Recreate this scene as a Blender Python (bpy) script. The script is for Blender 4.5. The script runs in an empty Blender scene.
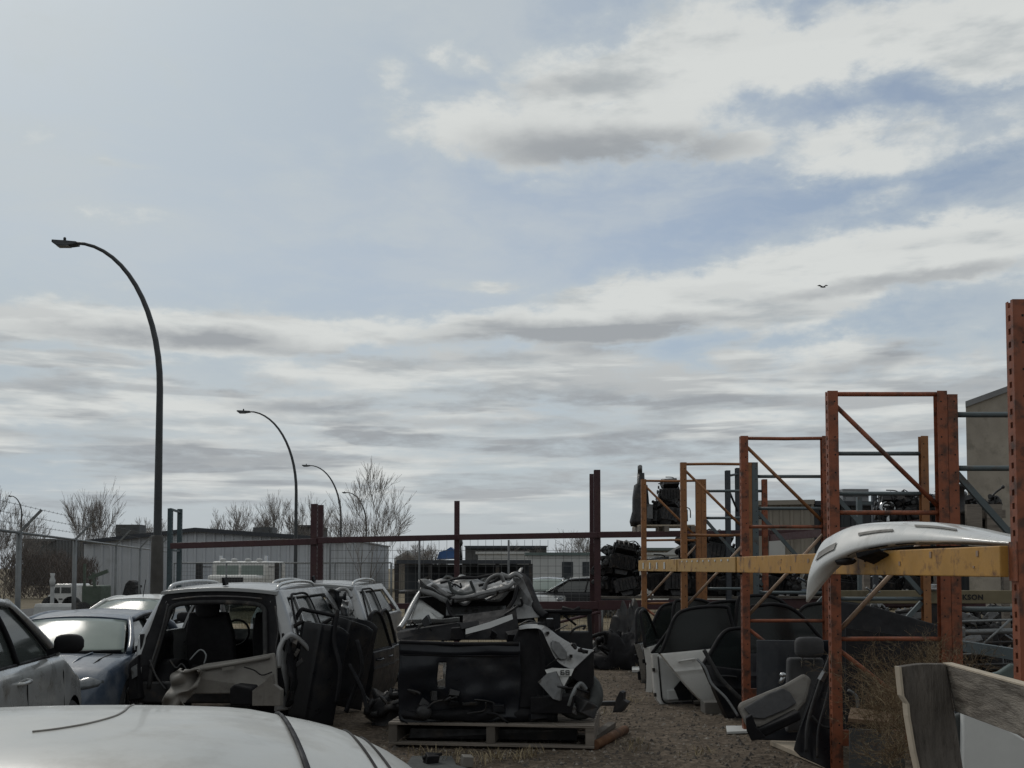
import bpy, bmesh, math, random
from mathutils import Vector, Matrix, noise
V = Vector
R = math.radians
rnd = random.Random(11)
SC = bpy.context.scene
COL = SC.collection
# ------------------------------------------------------------------ camera
FPX, EYE, PITCH, HOR = 1050.0, 1.85, R(2.7), 568.0
cam_d = bpy.data.cameras.new('camera')
cam = bpy.data.objects.new('camera', cam_d); COL.objects.link(cam)
cam.location = (0, 0, EYE); cam.rotation_euler = (R(90) + PITCH, 0, 0)
cam_d.sensor_fit = 'HORIZONTAL'; cam_d.sensor_width = 36.0
cam_d.lens = 36.0 * FPX / 1024.0
cam_d.shift_y = (HOR - 384 - FPX * math.tan(PITCH)) / 1024.0
cam_d.clip_start = 0.1; cam_d.clip_end = 5000
SC.camera = cam
_f = V((0, math.cos(PITCH), math.sin(PITCH))); _u = V((0, -math.sin(PITCH), math.cos(PITCH)))
def P(px, py, Y):
    """photo pixel + distance along the ground -> a point of the place"""
    a = (px - 512) / FPX; b = (384 - py) / FPX + cam_d.shift_y * 1024 / FPX
    d = _f + V((1, 0, 0)) * a + _u * b
    return V((0, 0, EYE)) + d * (Y / d.y)
# ------------------------------------------------------------------ mesh builder
class MB:
    def __init__(s): s.v = []; s.f = []; s.m = []; s.s = []
    def add(s, vs, fs, mi=0, smooth=False):
        n = len(s.v); s.v += [V(p) for p in vs]
        for f in fs: s.f.append([i + n for i in f]); s.m.append(mi); s.s.append(smooth)
        return s
    def bx(s, x0, x1, y0, y1, z0, z1, mi=0, M=None):
        vs = [V((x, y, z)) for z in (z0, z1) for y in (y0, y1) for x in (x0, x1)]
        if M is not None: vs = [M @ p for p in vs]
        return s.add(vs, [(0,2,3,1),(4,5,7,6),(0,1,5,4),(2,6,7,3),(0,4,6,2),(1,3,7,5)], mi)
    def box(s, c, d, rot=(0,0,0), mi=0):
        from mathutils import Euler
        M = Matrix.Translation(V(c)) @ Euler(rot).to_matrix().to_4x4()
        return s.bx(-d[0]/2, d[0]/2, -d[1]/2, d[1]/2, -d[2]/2, d[2]/2, mi, M)
    def bar(s, p, q, w, h, up=(0,0,1), mi=0):
        p, q = V(p), V(q); d = (q - p); L = d.length
        if L < 1e-6: return s
        d.normalize(); up = V(up)
        if abs(d.dot(up)) > .98: up = V((0,1,0))
        sx = d.cross(up).normalized(); sz = sx.cross(d).normalized()
        vs = []
        for c in (p, q):
            for a, b in ((-1,-1),(1,-1),(1,1),(-1,1)): vs.append(c + sx*(a*w/2) + sz*(b*h/2))
        return s.add(vs, [(0,1,2,3)[::-1],(4,5,6,7),(0,1,5,4),(1,2,6,5),(2,3,7,6),(3,0,4,7)], mi)
    def tube(s, pts, r, n=8, mi=0, smooth=True, flat=1.0):
        pts = [V(p) for p in pts]; k = len(pts)
        rs = r if isinstance(r, (list, tuple)) else [r]*k
        base = len(s.v); prev = None
        for i, p in enumerate(pts):
            t = (pts[min(i+1,k-1)] - pts[max(i-1,0)])
            if t.length < 1e-9: t = V((0,0,1))
            t.normalize()
            a = prev - t*prev.dot(t) if prev is not None else None
            if a is None or a.length < 1e-4:
                a = t.orthogonal()
            a.normalize(); prev = a; b = t.cross(a)
            for j in range(n):
                g = 2*math.pi*j/n
                s.v.append(p + a*(math.cos(g)*rs[i]) + b*(math.sin(g)*rs[i]*flat))
        for i in range(k-1):
            for j in range(n):
                j2 = (j+1) % n
                s.f.append([base+i*n+j, base+i*n+j2, base+(i+1)*n+j2, base+(i+1)*n+j]); s.m.append(mi); s.s.append(smooth)
        s.f.append([base+j for j in range(n)][::-1]); s.m.append(mi); s.s.append(False)
        s.f.append([base+(k-1)*n+j for j in range(n)]); s.m.append(mi); s.s.append(False)
        return s
    def slab(s, pts, off, mi=0):
        """closed outline of 3-D points extruded by the vector off"""
        n = len(pts); off = V(off); vs = [V(p) for p in pts] + [V(p)+off for p in pts]
        fs = [list(range(n))[::-1], [n+i for i in range(n)]]
        for i in range(n): j = (i+1) % n; fs.append([i, j, n+j, n+i])
        return s.add(vs, fs, mi)
    def strip(s, A, B, off, mi=0, closed=False):
        """band between two polylines, with thickness off"""
        n = len(A); off = V(off)
        vs = [V(p) for p in A] + [V(p) for p in B] + [V(p)+off for p in A] + [V(p)+off for p in B]
        fs = []; rng = range(n if closed else n-1)
        for i in rng:
            j = (i+1) % n
            fs += [[i,j,n+j,n+i],[2*n+i,3*n+i,3*n+j,2*n+j],[i,2*n+i,2*n+j,j],[n+i,n+j,3*n+j,3*n+i]]
        if not closed: fs += [[0,n,3*n,2*n],[n-1,2*n+n-1,3*n+n-1,n+n-1]]
        return s.add(vs, fs, mi)
    def grid(s, fn, nu, nv, mi=0, smooth=True, keep=None, thick=None):
        base = len(s.v)
        pts = [[V(fn(i/nu, j/nv)) for j in range(nv+1)] for i in range(nu+1)]
        for row in pts: s.v += row
        ok = lambda i, j: keep is None or keep((i+.5)/nu, (j+.5)/nv)
        idx = lambda i, j: base + i*(nv+1) + j
        cells = [(i, j) for i in range(nu) for j in range(nv) if ok(i, j)]
        cs = set(cells)
        for i, j in cells:
            s.f.append([idx(i,j), idx(i+1,j), idx(i+1,j+1), idx(i,j+1)]); s.m.append(mi); s.s.append(smooth)
        if thick is not None:
            t = V(thick); b2 = len(s.v)
            for row in pts: s.v += [p + t for p in row]
            id2 = lambda i, j: b2 + i*(nv+1) + j
            for i, j in cells:
                s.f.append([id2(i,j+1), id2(i+1,j+1), id2(i+1,j), id2(i,j)]); s.m.append(mi); s.s.append(smooth)
                for (di, dj, a, b) in ((-1,0,(i,j+1),(i,j)),(1,0,(i+1,j),(i+1,j+1)),(0,-1,(i,j),(i+1,j)),(0,1,(i+1,j+1),(i,j+1))):
                    if (i+di, j+dj) not in cs:
                        s.f.append([idx(*b), idx(*a), id2(*a), id2(*b)]); s.m.append(mi); s.s.append(False)
        return s
    def lathe(s, prof, n=20, M=None, mi=0, smooth=True):
        """profile (r,z) turned round local z"""
        base = len(s.v); k = len(prof)
        for r, z in prof:
            for j in range(n):
                g = 2*math.pi*j/n; p = V((r*math.cos(g), r*math.sin(g), z))
                s.v.append(M @ p if M is not None else p)
        for i in range(k-1):
            for j in range(n):
                j2 = (j+1) % n
                s.f.append([base+i*n+j, base+i*n+j2, base+(i+1)*n+j2, base+(i+1)*n+j]); s.m.append(mi); s.s.append(smooth)
        s.f.append([base+j for j in range(n)][::-1]); s.m.append(mi); s.s.append(False)
        s.f.append([base+(k-1)*n+j for j in range(n)]); s.m.append(mi); s.s.append(False)
        return s
    def ball(s, c, d, n=12, M=None, mi=0, rough=0, sq=1.0):
        base = len(s.v); c = V(c); k = n//2 + 1
        def se(x): return math.copysign(abs(x)**sq, x)
        for i in range(k):
            a = -math.pi/2 + math.pi*i/(k-1)
            for j in range(n):
                g = 2*math.pi*j/n
                p = V((se(math.cos(a))*se(math.cos(g))*d[0]/2, se(math.cos(a))*se(math.sin(g))*d[1]/2, se(math.sin(a))*d[2]/2))
                if rough: p += noise.noise_vector(p*3+c)*rough
                s.v.append(c + (M @ p if M is not None else p))
        for i in range(k-1):
            for j in range(n):
                j2 = (j+1) % n
                s.f.append([base+i*n+j, base+i*n+j2, base+(i+1)*n+j2, base+(i+1)*n+j]); s.m.append(mi); s.s.append(True)
        return s
    def warp(s, fn): s.v = [fn(p) for p in s.v]; return s
    def crumple(s, amt, sc, seed=0):
        s.v = [p + noise.noise_vector(p*sc + V((seed, 3.1, seed*.7)))*amt + noise.noise_vector(p*sc*2.7 + V((seed,1,9)))*amt*.4 for p in s.v]; return s
    def build(s, name, mat, parent=None, world=True, bevel=0, weld=True):
        me = bpy.data.meshes.new(name)
        vs = s.v
        if parent is not None and world:
            inv = parent['_m'] if False else parent.matrix_basis.inverted()
            par = parent.parent
            while par is not None:
                inv = inv @ par.matrix_basis.inverted(); par = par.parent
            vs = [inv @ p for p in vs]
        me.from_pydata([tuple(p) for p in vs], [], s.f)
        for m in (mat if isinstance(mat, (list, tuple)) else [mat]): me.materials.append(m)
        me.polygons.foreach_set('material_index', s.m); me.polygons.foreach_set('use_smooth', s.s)
        bm = bmesh.new(); bm.from_mesh(me)
        if weld: bmesh.ops.remove_doubles(bm, verts=bm.verts, dist=1e-5)
        bmesh.ops.recalc_face_normals(bm, faces=bm.faces)
        bm.to_mesh(me); bm.free(); me.update()
        o = bpy.data.objects.new(name, me); COL.objects.link(o)
        if parent is not None: o.parent = parent
        if bevel:
            b = o.modifiers.new('bevel', 'BEVEL'); b.width = bevel; b.segments = 2; b.limit_method = 'ANGLE'; b.angle_limit = R(40)
        return o
def tag(o, label, cat, group=None):
    o['label'] = label; o['category'] = cat
    if group: o['group'] = group
    return o
def thing(name, label, cat, loc=(0,0,0), rz=0, group=None, rot=None):
    o = bpy.data.objects.new(name, None); COL.objects.link(o)
    o.location = loc; o.rotation_euler = rot if rot else (0, 0, rz); o.empty_display_size = .2
    return tag(o, label, cat, group)
def structure(o): o['kind'] = 'structure'; return o
def stuff(o): o['kind'] = 'stuff'; return o
def copy_tree(o, parent=None):
    c = o.copy(); COL.objects.link(c)
    if parent is not None: c.parent = parent
    for ch in list(o.children): copy_tree(ch, c)
    return c
def smooth_path(pts, k=6):
    """Catmull-Rom through points"""
    pts = [V(p) for p in pts]; out = []
    for i in range(len(pts)-1):
        p0 = pts[max(i-1,0)]; p1 = pts[i]; p2 = pts[i+1]; p3 = pts[min(i+2,len(pts)-1)]
        for j in range(k):
            t = j/k
            out.append(.5*((2*p1) + (p2-p0)*t + (2*p0-5*p1+4*p2-p3)*t*t + (3*p1-p0-3*p2+p3)*t**3))
    out.append(pts[-1]); return out
def interp(tab, x):
    if x <= tab[0][0]: return tab[0][1]
    for (a, va), (b, vb) in zip(tab, tab[1:]):
        if x <= b: return va + (vb-va)*(x-a)/(b-a)
    return tab[-1][1]
# ------------------------------------------------------------------ materials
def mat(name, col, rough=.6, metal=0, var=.12, vs=4.0, bump=0.0, bs=30.0, dirt=None, dirt_amt=.5, ds=3.0, coat=0, spec=.5, stretch=(1,1,1), rvar=.15):
    m = bpy.data.materials.new(name); m.use_nodes = True
    nt = m.node_tree; N = nt.nodes; Lk = nt.links; b = N['Principled BSDF']
    tc = N.new('ShaderNodeTexCoord'); mp = N.new('ShaderNodeMapping'); mp.inputs['Scale'].default_value = stretch
    oi = N.new('ShaderNodeObjectInfo'); cx = N.new('ShaderNodeVectorMath'); cx.operation = 'SCALE'
    cb = N.new('ShaderNodeCombineXYZ')
    for i in range(3): Lk.new(oi.outputs['Random'], cb.inputs[i])
    Lk.new(cb.outputs[0], cx.inputs[0]); cx.inputs['Scale'].default_value = 37.0
    ad = N.new('ShaderNodeVectorMath'); ad.operation = 'ADD'
    Lk.new(tc.outputs['Object'], ad.inputs[0]); Lk.new(cx.outputs[0], ad.inputs[1]); Lk.new(ad.outputs[0], mp.inputs['Vector'])
    def noi(scale, det=5, ro=.6):
        n = N.new('ShaderNodeTexNoise'); n.inputs['Scale'].default_value = scale; n.inputs['Detail'].default_value = det; n.inputs['Roughness'].default_value = ro
        Lk.new(mp.outputs[0], n.inputs['Vector']); return n
    n1 = noi(vs)
    r1 = N.new('ShaderNodeMapRange'); r1.inputs['From Min'].default_value = .3; r1.inputs['From Max'].default_value = .7
    r1.inputs['To Min'].default_value = 1-var; r1.inputs['To Max'].default_value = 1+var
    Lk.new(n1.outputs['Fac'], r1.inputs['Value'])
    mx = N.new('ShaderNodeVectorMath'); mx.operation = 'SCALE'; mx.inputs[0].default_value = col[:3]
    Lk.new(r1.outputs[0], mx.inputs['Scale']); out = mx.outputs[0]
    if dirt:
        n2 = noi(ds, 8, .65)
        r2 = N.new('ShaderNodeMapRange'); r2.interpolation_type = 'SMOOTHSTEP'
        r2.inputs['From Min'].default_value = .62 - .3*dirt_amt; r2.inputs['From Max'].default_value = .78 - .2*dirt_amt
        Lk.new(n2.outputs['Fac'], r2.inputs['Value'])
        mm = N.new('ShaderNodeMix'); mm.data_type = 'RGBA'
        Lk.new(r2.outputs[0], mm.inputs['Factor']); Lk.new(out, mm.inputs[6]); mm.inputs[7].default_value = (*dirt[:3], 1); out = mm.outputs[2]
    Lk.new(out, b.inputs['Base Color'])
    r3 = N.new('ShaderNodeMapRange'); r3.inputs['From Min'].default_value = .3; r3.inputs['From Max'].default_value = .7
    r3.inputs['To Min'].default_value = max(.03, rough-rvar); r3.inputs['To Max'].default_value = min(1, rough+rvar)
    n3 = noi(vs*2.3); Lk.new(n3.outputs['Fac'], r3.inputs['Value']); Lk.new(r3.outputs[0], b.inputs['Roughness'])
    b.inputs['Metallic'].default_value = metal; b.inputs['Specular IOR Level'].default_value = spec
    if coat: b.inputs['Coat Weight'].default_value = coat; b.inputs['Coat Roughness'].default_value = .06
    if bump:
        nb = noi(bs, 6, .6); bp = N.new('ShaderNodeBump'); bp.inputs['Strength'].default_value = bump; bp.inputs['Distance'].default_value = .01
        Lk.new(nb.outputs['Fac'], bp.inputs['Height']); Lk.new(bp.outputs[0], b.inputs['Normal'])
    return m
M = {}
RUST = (.10, .045, .02); DUST = (.16, .14, .115); SOOT = (.02, .02, .022)
M['orange']  = mat('orange_rack_paint', (.255, .078, .036), .6, 0, .2, 6, .1, 50, (.075,.034,.022), .55, 9)
M['tan_orange'] = mat('faded_orange_rack_paint', (.27, .12, .045), .6, 0, .15, 6, .1, 50, (.13,.06,.03), .4, 5)
M['yellow']  = mat('yellow_beam_paint', (.47, .25, .055), .5, 0, .18, 3, .08, 40, (.13,.06,.03), .42, 6)
M['pale_yellow'] = mat('weathered_beam_paint', (.44, .27, .09), .6, 0, .15, 4, .08, 40, (.18,.09,.04), .4, 4)
M['greyblue']= mat('grey_blue_rack_paint', (.09, .115, .125), .5, .1, .12, 5, .05, 40, (.08,.06,.045), .3, 5)
M['lit_brace_bolt'] = mat('lit_brace_bolt_steel', (.34, .24, .17), .5, .2, .15, 8, 0, 40, (.15,.07,.04), .4, 8)  # lit look of the middle braces put into the colour; bolts share it
M['maroon']  = mat('maroon_rack_paint', (.045, .014, .018), .55, 0, .2, 3, .08, 40, (.05,.022,.018), .4, 3)
M['teal']    = mat('dark_teal_rack_paint', (.035, .06, .07), .55, 0, .2, 5, .05, 40)
M['hole']    = mat('dark_hole', (.012,.011,.011), .9, 0, .05)
M['white_paint'] = mat('white_car_paint', (.62,.62,.60), .32, 0, .05, 2, .01, 20, (.42,.41,.38), .28, 2.2, coat=.5)
M['white_dusty'] = mat('dusty_white_car_paint', (.47,.475,.455), .42, 0, .07, 1.2, .03, 60, (.34,.335,.31), .55, 2.4, coat=.25)
M['silver']  = mat('silver_car_paint', (.29,.295,.30), .38, .3, .08, 3, .02, 30, (.19,.188,.18), .35, 3, coat=.4)
M['grey_silver'] = mat('grey_silver_car_paint', (.38,.39,.39), .3, .35, .08, 2, .02, 30, (.2,.19,.17), .35, 2, coat=.5)
M['blue']    = mat('blue_car_paint', (.042,.064,.10), .4, .1, .1, 2, .02, 30, (.13,.145,.17), .5, 1.6, coat=.35)
M['black_paint'] = mat('black_car_paint', (.010,.011,.014), .38, 0, .2, 3, .03, 20, (.024,.022,.021), .4, 3, coat=.12, spec=.3)
M['navy_paint'] = mat('dark_navy_car_paint', (.008,.010,.015), .40, 0, .2, 3, .03, 20, (.024,.024,.026), .35, 3, coat=.12, spec=.3)
M['black_plastic'] = mat('black_plastic', (.011,.011,.013), .65, 0, .25, 5, .15, 60, (.026,.023,.021), .3, 4, spec=.18)
M['dark_metal'] = mat('dirty_dark_metal', (.028,.028,.03), .5, .3, .35, 6, .25, 40, (.05,.04,.032), .4, 6)
M['grease']  = mat('greasy_cast_metal', (.022,.022,.024), .42, .4, .4, 9, .4, 50, (.055,.045,.038), .4, 9)
M['dull_silver'] = mat('dull_crumpled_silver_paint', (.17,.172,.175), .45, .25, .25, 5, .1, 20, (.05,.048,.045), .5, 4)
M['alu']     = mat('dull_aluminium', (.16,.165,.17), .45, .6, .25, 8, .2, 40, (.05,.045,.04), .5, 8)
M['rubber']  = mat('tyre_rubber', (.018,.018,.019), .8, 0, .15, 6, .2, 60, DUST, .2, 4)
M['fabric']  = mat('dark_seat_fabric', (.034,.034,.038), .9, 0, .15, 8, .3, 180)
M['grey_fabric'] = mat('grey_seat_fabric', (.055,.055,.058), .9, 0, .12, 8, .4, 160)
M['beige_trim'] = mat('beige_grey_seat_trim', (.16,.15,.135), .7, 0, .1, 6, .15, 80, (.09,.08,.07), .4, 5)
M['trim_grey'] = mat('warm_grey_plastic_trim', (.165,.155,.14), .6, 0, .15, 4, .08, 60, (.085,.075,.065), .4, 3)
M['liner']   = mat('dusty_dark_liner', (.05,.055,.055), .8, 0, .2, 5, .2, 50)
M['wood_grey'] = mat('weathered_grey_wood', (.20,.175,.15), .85, 0, .3, 1.6, .5, 14, (.10,.085,.07), .45, 1.5, stretch=(.7,9,9))
M['wood_y'] = mat('weathered_plank_wood', (.21,.185,.155), .85, 0, .34, 3.2, .7, 16, (.085,.07,.055), .62, 3.4, stretch=(9,.8,9))
M['wood_z'] = mat('weathered_post_wood', (.105,.092,.08), .9, 0, .34, 3.2, .7, 16, (.05,.042,.036), .55, 3.0, stretch=(9,9,.8))
M['wood_dark'] = mat('dark_weathered_wood', (.10,.088,.075), .9, 0, .3, 4, .5, 25, (.05,.042,.036), .4, 3)
M['wood_end'] = mat('pale_cut_wood', (.42,.36,.28), .85, 0, .15, 8, .2, 40)
M['concrete'] = mat('lamp_concrete', (.06,.058,.055), .85, 0, .12, 3, .2, 30)
M['pole']    = mat('dark_lamp_steel', (.045,.05,.055), .5, .3, .12, 2, .05, 30)
M['galv']    = mat('galvanised_steel', (.17,.18,.185), .5, .5, .15, 6, .05, 30)
M['wire']    = mat('fence_wire', (.11,.115,.12), .5, .4, .1, 6)
M['bark']    = mat('grey_brown_bark', (.12,.105,.092), .9, 0, .2, 4, .3, 20)
M['twig']    = mat('grey_twig', (.19,.17,.155), .9, 0, .25, 1)
M['weed']    = mat('dry_weed_stem', (.15,.10,.058), .9, 0, .35, 3)
M['straw']   = mat('dry_straw', (.26,.21,.13), .9, 0, .3, 3)
M['metal_wall'] = mat('grey_blue_metal_wall', (.46,.485,.52), .55, .1, .06, .5, 0, 30, (.37,.385,.41), .3, .4)
M['dark_trim'] = mat('dark_eave_trim', (.03,.035,.045), .5, 0, .1)
M['tan_wall'] = mat('tan_metal_wall', (.25,.23,.20), .6, 0, .06, .6, 0, 30, (.19,.17,.145), .3, .5)
M['stone_wall'] = mat('rough_tan_block_wall', (.31,.28,.24), .85, 0, .14, 1.2, .5, 6, (.22,.20,.17), .45, 1.6)
M['slate_wall'] = mat('dark_slate_metal_wall', (.04,.046,.056), .5, .1, .1, .6)
M['white_wall'] = mat('white_trailer_wall', (.45,.46,.46), .6, 0, .06, 1, 0, 30, (.30,.30,.29), .35, 1.2)
M['grey_roof'] = mat('grey_roof_sheet', (.20,.205,.215), .6, .1, .1, 1)
M['green_grey'] = mat('green_grey_roof_edge', (.10,.135,.13), .6, 0, .1, 1)
M['dark_brush'] = mat('dark_brown_brush', (.105,.085,.075), .95, 0, .3, 1)
M['tarp_blue'] = mat('blue_tarp', (.035,.10,.26), .5, 0, .2, 3, .3, 12)
M['green_paint'] = mat('dull_green_paint', (.06,.085,.06), .6, 0, .2, 3)
M['olive_board'] = mat('olive_tan_board', (.17,.145,.09), .8, 0, .15, 3, .1, 30, (.10,.085,.055), .4, 2.5)
M['ink']     = mat('black_lettering', (.012,.012,.012), .7, 0, .1)
M['plate']   = mat('white_plastic_sheet', (.58,.59,.58), .45, 0, .06, 5)
M['rust']    = mat('rusty_pipe', RUST, .85, .1, .4, 8, .3, 40, (.16,.085,.045), .4, 9)
M['red']     = mat('red_lamp_plastic', (.18,.015,.015), .25, 0, .1)
M['lamp_lens'] = mat('clear_headlight_lens', (.10,.11,.12), .2, .2, .4, 14, coat=.4)
M['chrome']  = mat('dull_chrome', (.4,.41,.42), .2, .9, .1, 5)
M['lamp_glass'] = mat('street_lamp_glass', (.18,.19,.19), .3)
M['bird']    = mat('dark_feathers', (.03,.03,.032), .9)
M['cardboard'] = mat('brown_cardboard', (.17,.115,.075), .9, 0, .12, 4, .1, 40)
M['grey_panel'] = mat('grey_sheet_panel', (.075,.078,.08), .7, 0, .2, 3, .1, 40, (.05,.045,.04), .4, 3)
def glass(name, col, rough=.06, alpha=.0, spec=.9):
    m = bpy.data.materials.new(name); m.use_nodes = True; nt = m.node_tree; N = nt.nodes; Lk = nt.links; b = N['Principled BSDF']
    tc = N.new('ShaderNodeTexCoord'); n = N.new('ShaderNodeTexNoise'); n.inputs['Scale'].default_value = 2.2; n.inputs['Detail'].default_value = 5
    Lk.new(tc.outputs['Object'], n.inputs['Vector'])
    r = N.new('ShaderNodeMapRange'); r.inputs['From Min'].default_value = .3; r.inputs['From Max'].default_value = .75
    r.inputs['To Min'].default_value = rough; r.inputs['To Max'].default_value = rough+.07
    Lk.new(n.outputs['Fac'], r.inputs['Value']); Lk.new(r.outputs[0], b.inputs['Roughness'])
    mx = N.new('ShaderNodeMix'); mx.data_type = 'RGBA'; mx.inputs[6].default_value = (*col, 1); mx.inputs[7].default_value = (col[0]*1.6+.012, col[1]*1.6+.012, col[2]*1.6+.011, 1)
    Lk.new(n.outputs['Fac'], mx.inputs['Factor']); Lk.new(mx.outputs[2], b.inputs['Base Color'])
    b.inputs['Specular IOR Level'].default_value = spec
    if alpha:
        t = N.new('ShaderNodeBsdfTransparent'); t.inputs['Color'].default_value = (.75,.82,.8,1)
        ms = N.new('ShaderNodeMixShader'); ms.inputs[0].default_value = 1-alpha
        Lk.new(t.outputs[0], ms.inputs[1]); Lk.new(b.outputs[0], ms.inputs[2])
        Lk.new(ms.outputs[0], N['Material Output'].inputs['Surface'])
    return m
M['glass'] = glass('dark_car_glass', (.02,.024,.025))
M['glass_pale'] = glass('pale_car_glass', (.05,.058,.056), .06, .25)
M['glass_tint'] = glass('tinted_door_glass', (.008,.011,.012), .12, .12, .28)
M['glass_clear'] = glass('clear_car_glass', (.03,.036,.035), .05, .55)
M['windscreen'] = glass('reflecting_windscreen', (.15,.18,.165), .10, 0, .22)
M['win_dark'] = glass('dark_window', (.02,.025,.03), .1)
# ------------------------------------------------------------------ sky and sun
SUN_AZ, SUN_EL = R(-34), R(42)          # ahead and to the left, behind thin cloud
w = bpy.data.worlds.new('World'); SC.world = w; w.use_nodes = True
nt = w.node_tree; N = nt.nodes; Lk = nt.links
bg = N['Background']
def node(t, **kw):
    n = N.new(t)
    for k, v in kw.items(): setattr(n, k, v)
    return n
def math_(op, a, b=None, c=None, clamp=False):
    n = node('ShaderNodeMath', operation=op); n.use_clamp = clamp
    for i, x in enumerate((a, b, c)):
        if x is None: continue
        if isinstance(x, (int, float)): n.inputs[i].default_value = x
        else: Lk.new(x, n.inputs[i])
    return n.outputs[0]
def vmath(op, a, b=None):
    n = node('ShaderNodeVectorMath', operation=op)
    for i, x in enumerate((a, b)):
        if x is None: continue
        if isinstance(x, (tuple, list)): n.inputs[i].default_value = x
        else: Lk.new(x, n.inputs[i])
    return n.outputs['Value'] if op in ('LENGTH', 'DOT_PRODUCT') else n.outputs[0]
def comb(x, y, z=0.0):
    n = node('ShaderNodeCombineXYZ')
    for i, q in enumerate((x, y, z)):
        if isinstance(q, (int, float)): n.inputs[i].default_value = q
        else: Lk.new(q, n.inputs[i])
    return n.outputs[0]
def noise2(vec, scale, det=7, ro=.55, dist=0.0):
    n = node('ShaderNodeTexNoise'); n.inputs['Scale'].default_value = scale; n.inputs['Detail'].default_value = det
    n.inputs['Roughness'].default_value = ro; n.inputs['Distortion'].default_value = dist; Lk.new(vec, n.inputs['Vector']); return n
def mrange(x, a, b, c=0.0, d=1.0, smooth=True):
    n = node('ShaderNodeMapRange'); n.interpolation_type = 'SMOOTHSTEP' if smooth else 'LINEAR'
    Lk.new(x, n.inputs['Value'])
    for k, q in zip(('From Min','From Max','To Min','To Max'), (a,b,c,d)): n.inputs[k].default_value = q
    return n.outputs[0]
def mixc(f, a, b):
    n = node('ShaderNodeMix', data_type='RGBA')
    if isinstance(f, (int, float)): n.inputs['Factor'].default_value = f
    else: Lk.new(f, n.inputs['Factor'])
    for i, x in ((6, a), (7, b)):
        if isinstance(x, (tuple, list)): n.inputs[i].default_value = (*x[:3], 1)
        else: Lk.new(x, n.inputs[i])
    return n.outputs[2]
tc = node('ShaderNodeTexCoord'); sp = node('ShaderNodeSeparateXYZ'); Lk.new(tc.outputs['Generated'], sp.inputs[0])
dx, dy, dz = sp.outputs
az = math_('ARCTAN2', dx, dy)                                    # heading of the sky direction, radians
el = math_('ARCSINE', dz)                                        # its height above the horizon
uv = comb(az, el)
sky = node('ShaderNodeTexSky'); sky.sky_type = 'NISHITA'; sky.sun_disc = False
sky.sun_elevation = SUN_EL; sky.sun_rotation = SUN_AZ; sky.air_density = 1.0; sky.dust_density = 1.6; sky.ozone_density = 1.2
skc = node('ShaderNodeVectorMath', operation='SCALE'); Lk.new(sky.outputs[0], skc.inputs[0]); skc.inputs['Scale'].default_value = .085
# domain warp so that edges curl
wn = noise2(vmath('MULTIPLY', uv, (9, 20, 1)), 1.0, 5, .6)
wv = vmath('MULTIPLY', vmath('SUBTRACT', wn.outputs['Color'], (.5,.5,.5)), (.085, .034, 0))
uvw = vmath('ADD', uv, wv)
def U(px): return math.atan((px-512)/FPX)
def Ve(px, py): return math.atan((HOR-py)/FPX*math.cos(U(px)))
def blob(px, py, a, b, rot=0, vec=None, soft=.25):
    c = (U(px), Ve(px, py), 0)
    q = vmath('SUBTRACT', uvw if vec is None else vec, c)
    if rot:
        rn = node('ShaderNodeVectorRotate', rotation_type='Z_AXIS'); Lk.new(q, rn.inputs['Vector']); rn.inputs['Angle'].default_value = -R(rot); q = rn.outputs[0]
    q = vmath('MULTIPLY', q, (FPX/a, FPX/b, 0))
    return mrange(vmath('LENGTH', q), soft, 1.25, 1, 0)
def blobs(lst, mode='MAXIMUM'):
    acc = None
    for (wt, *args) in lst:
        b = math_('MULTIPLY', blob(*args), wt)
        acc = b if acc is None else math_(mode, acc, b)
    return acc
COVER = [ # weight, px, py, half-width, half-height, tilt
 (1.0, 600,105,185,62,0), (.95, 490,118,135,40,-6), (.6, 460,50,40,18,0), (.44, 388,70,26,26,20), (.95, 690,60,130,70,20),
 (1.0, 880,28,200,44,4), (1.0, 1010,20,120,50,0), (.80, 900,138,160,34,0), (.66, 1010,120,80,40,0), (.8, 740,140,70,20,0), (.45,545,185,40,10,0),
 (1.0, 980,245,200,40,0), (1.0, 800,280,230,48,10), (.95, 640,310,210,40,8), (.8, 480,325,160,26,5), (.6, 480,283,60,10,0), (.5,890,195,50,18,0),
 (1.0, 150,330,240,30,0), (.85, 330,330,160,26,6), (.9, 60,355,140,14,0), (.40, 130,213,70,14,0), (.45, 120,160,50,5,0), (.5,125,290,28,8,0), (.4,20,130,26,16,0),
 (.80, 560,375,460,44,0), (.70, 200,420,420,70,0), (.74, 800,400,420,80,0), (.66, 500,470,900,80,0)]
cov = blobs(COVER)
# fine wisps: noise whose streaks flatten towards the horizon
ly = math_('LOGARITHM', math_('ADD', math_('MAXIMUM', el, -.05), .13), math.e)
st = comb(math_('MULTIPLY', az, 5.2), math_('MULTIPLY', ly, 6.2), 3.7)
n_w = noise2(st, 1.55, 7, .60, .25)
st2 = comb(math_('MULTIPLY', az, 13), math_('MULTIPLY', ly, 13.0), 9.1)
n_f = noise2(st2, 1.6, 6, .62, .2)
n_p = noise2(comb(math_('MULTIPLY', az, 15), math_('MULTIPLY', el, 24), 2.2), 1.0, 8, .62, .35)
hi = mrange(el, .10, .24)
wisp0 = math_('ADD', math_('MULTIPLY', math_('SUBTRACT', n_w.outputs['Fac'], .5), 1.45), math_('MULTIPLY', math_('SUBTRACT', n_f.outputs['Fac'], .5), .62))
wisp = math_('ADD', wisp0, math_('MULTIPLY', hi, math_('MULTIPLY', math_('SUBTRACT', n_p.outputs['Fac'], .5), 1.15)))
dens = math_('ADD', cov, wisp)
mask = mrange(dens, .34, .80)
thin = mrange(dens, -.05, .6, 0, .55)
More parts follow.
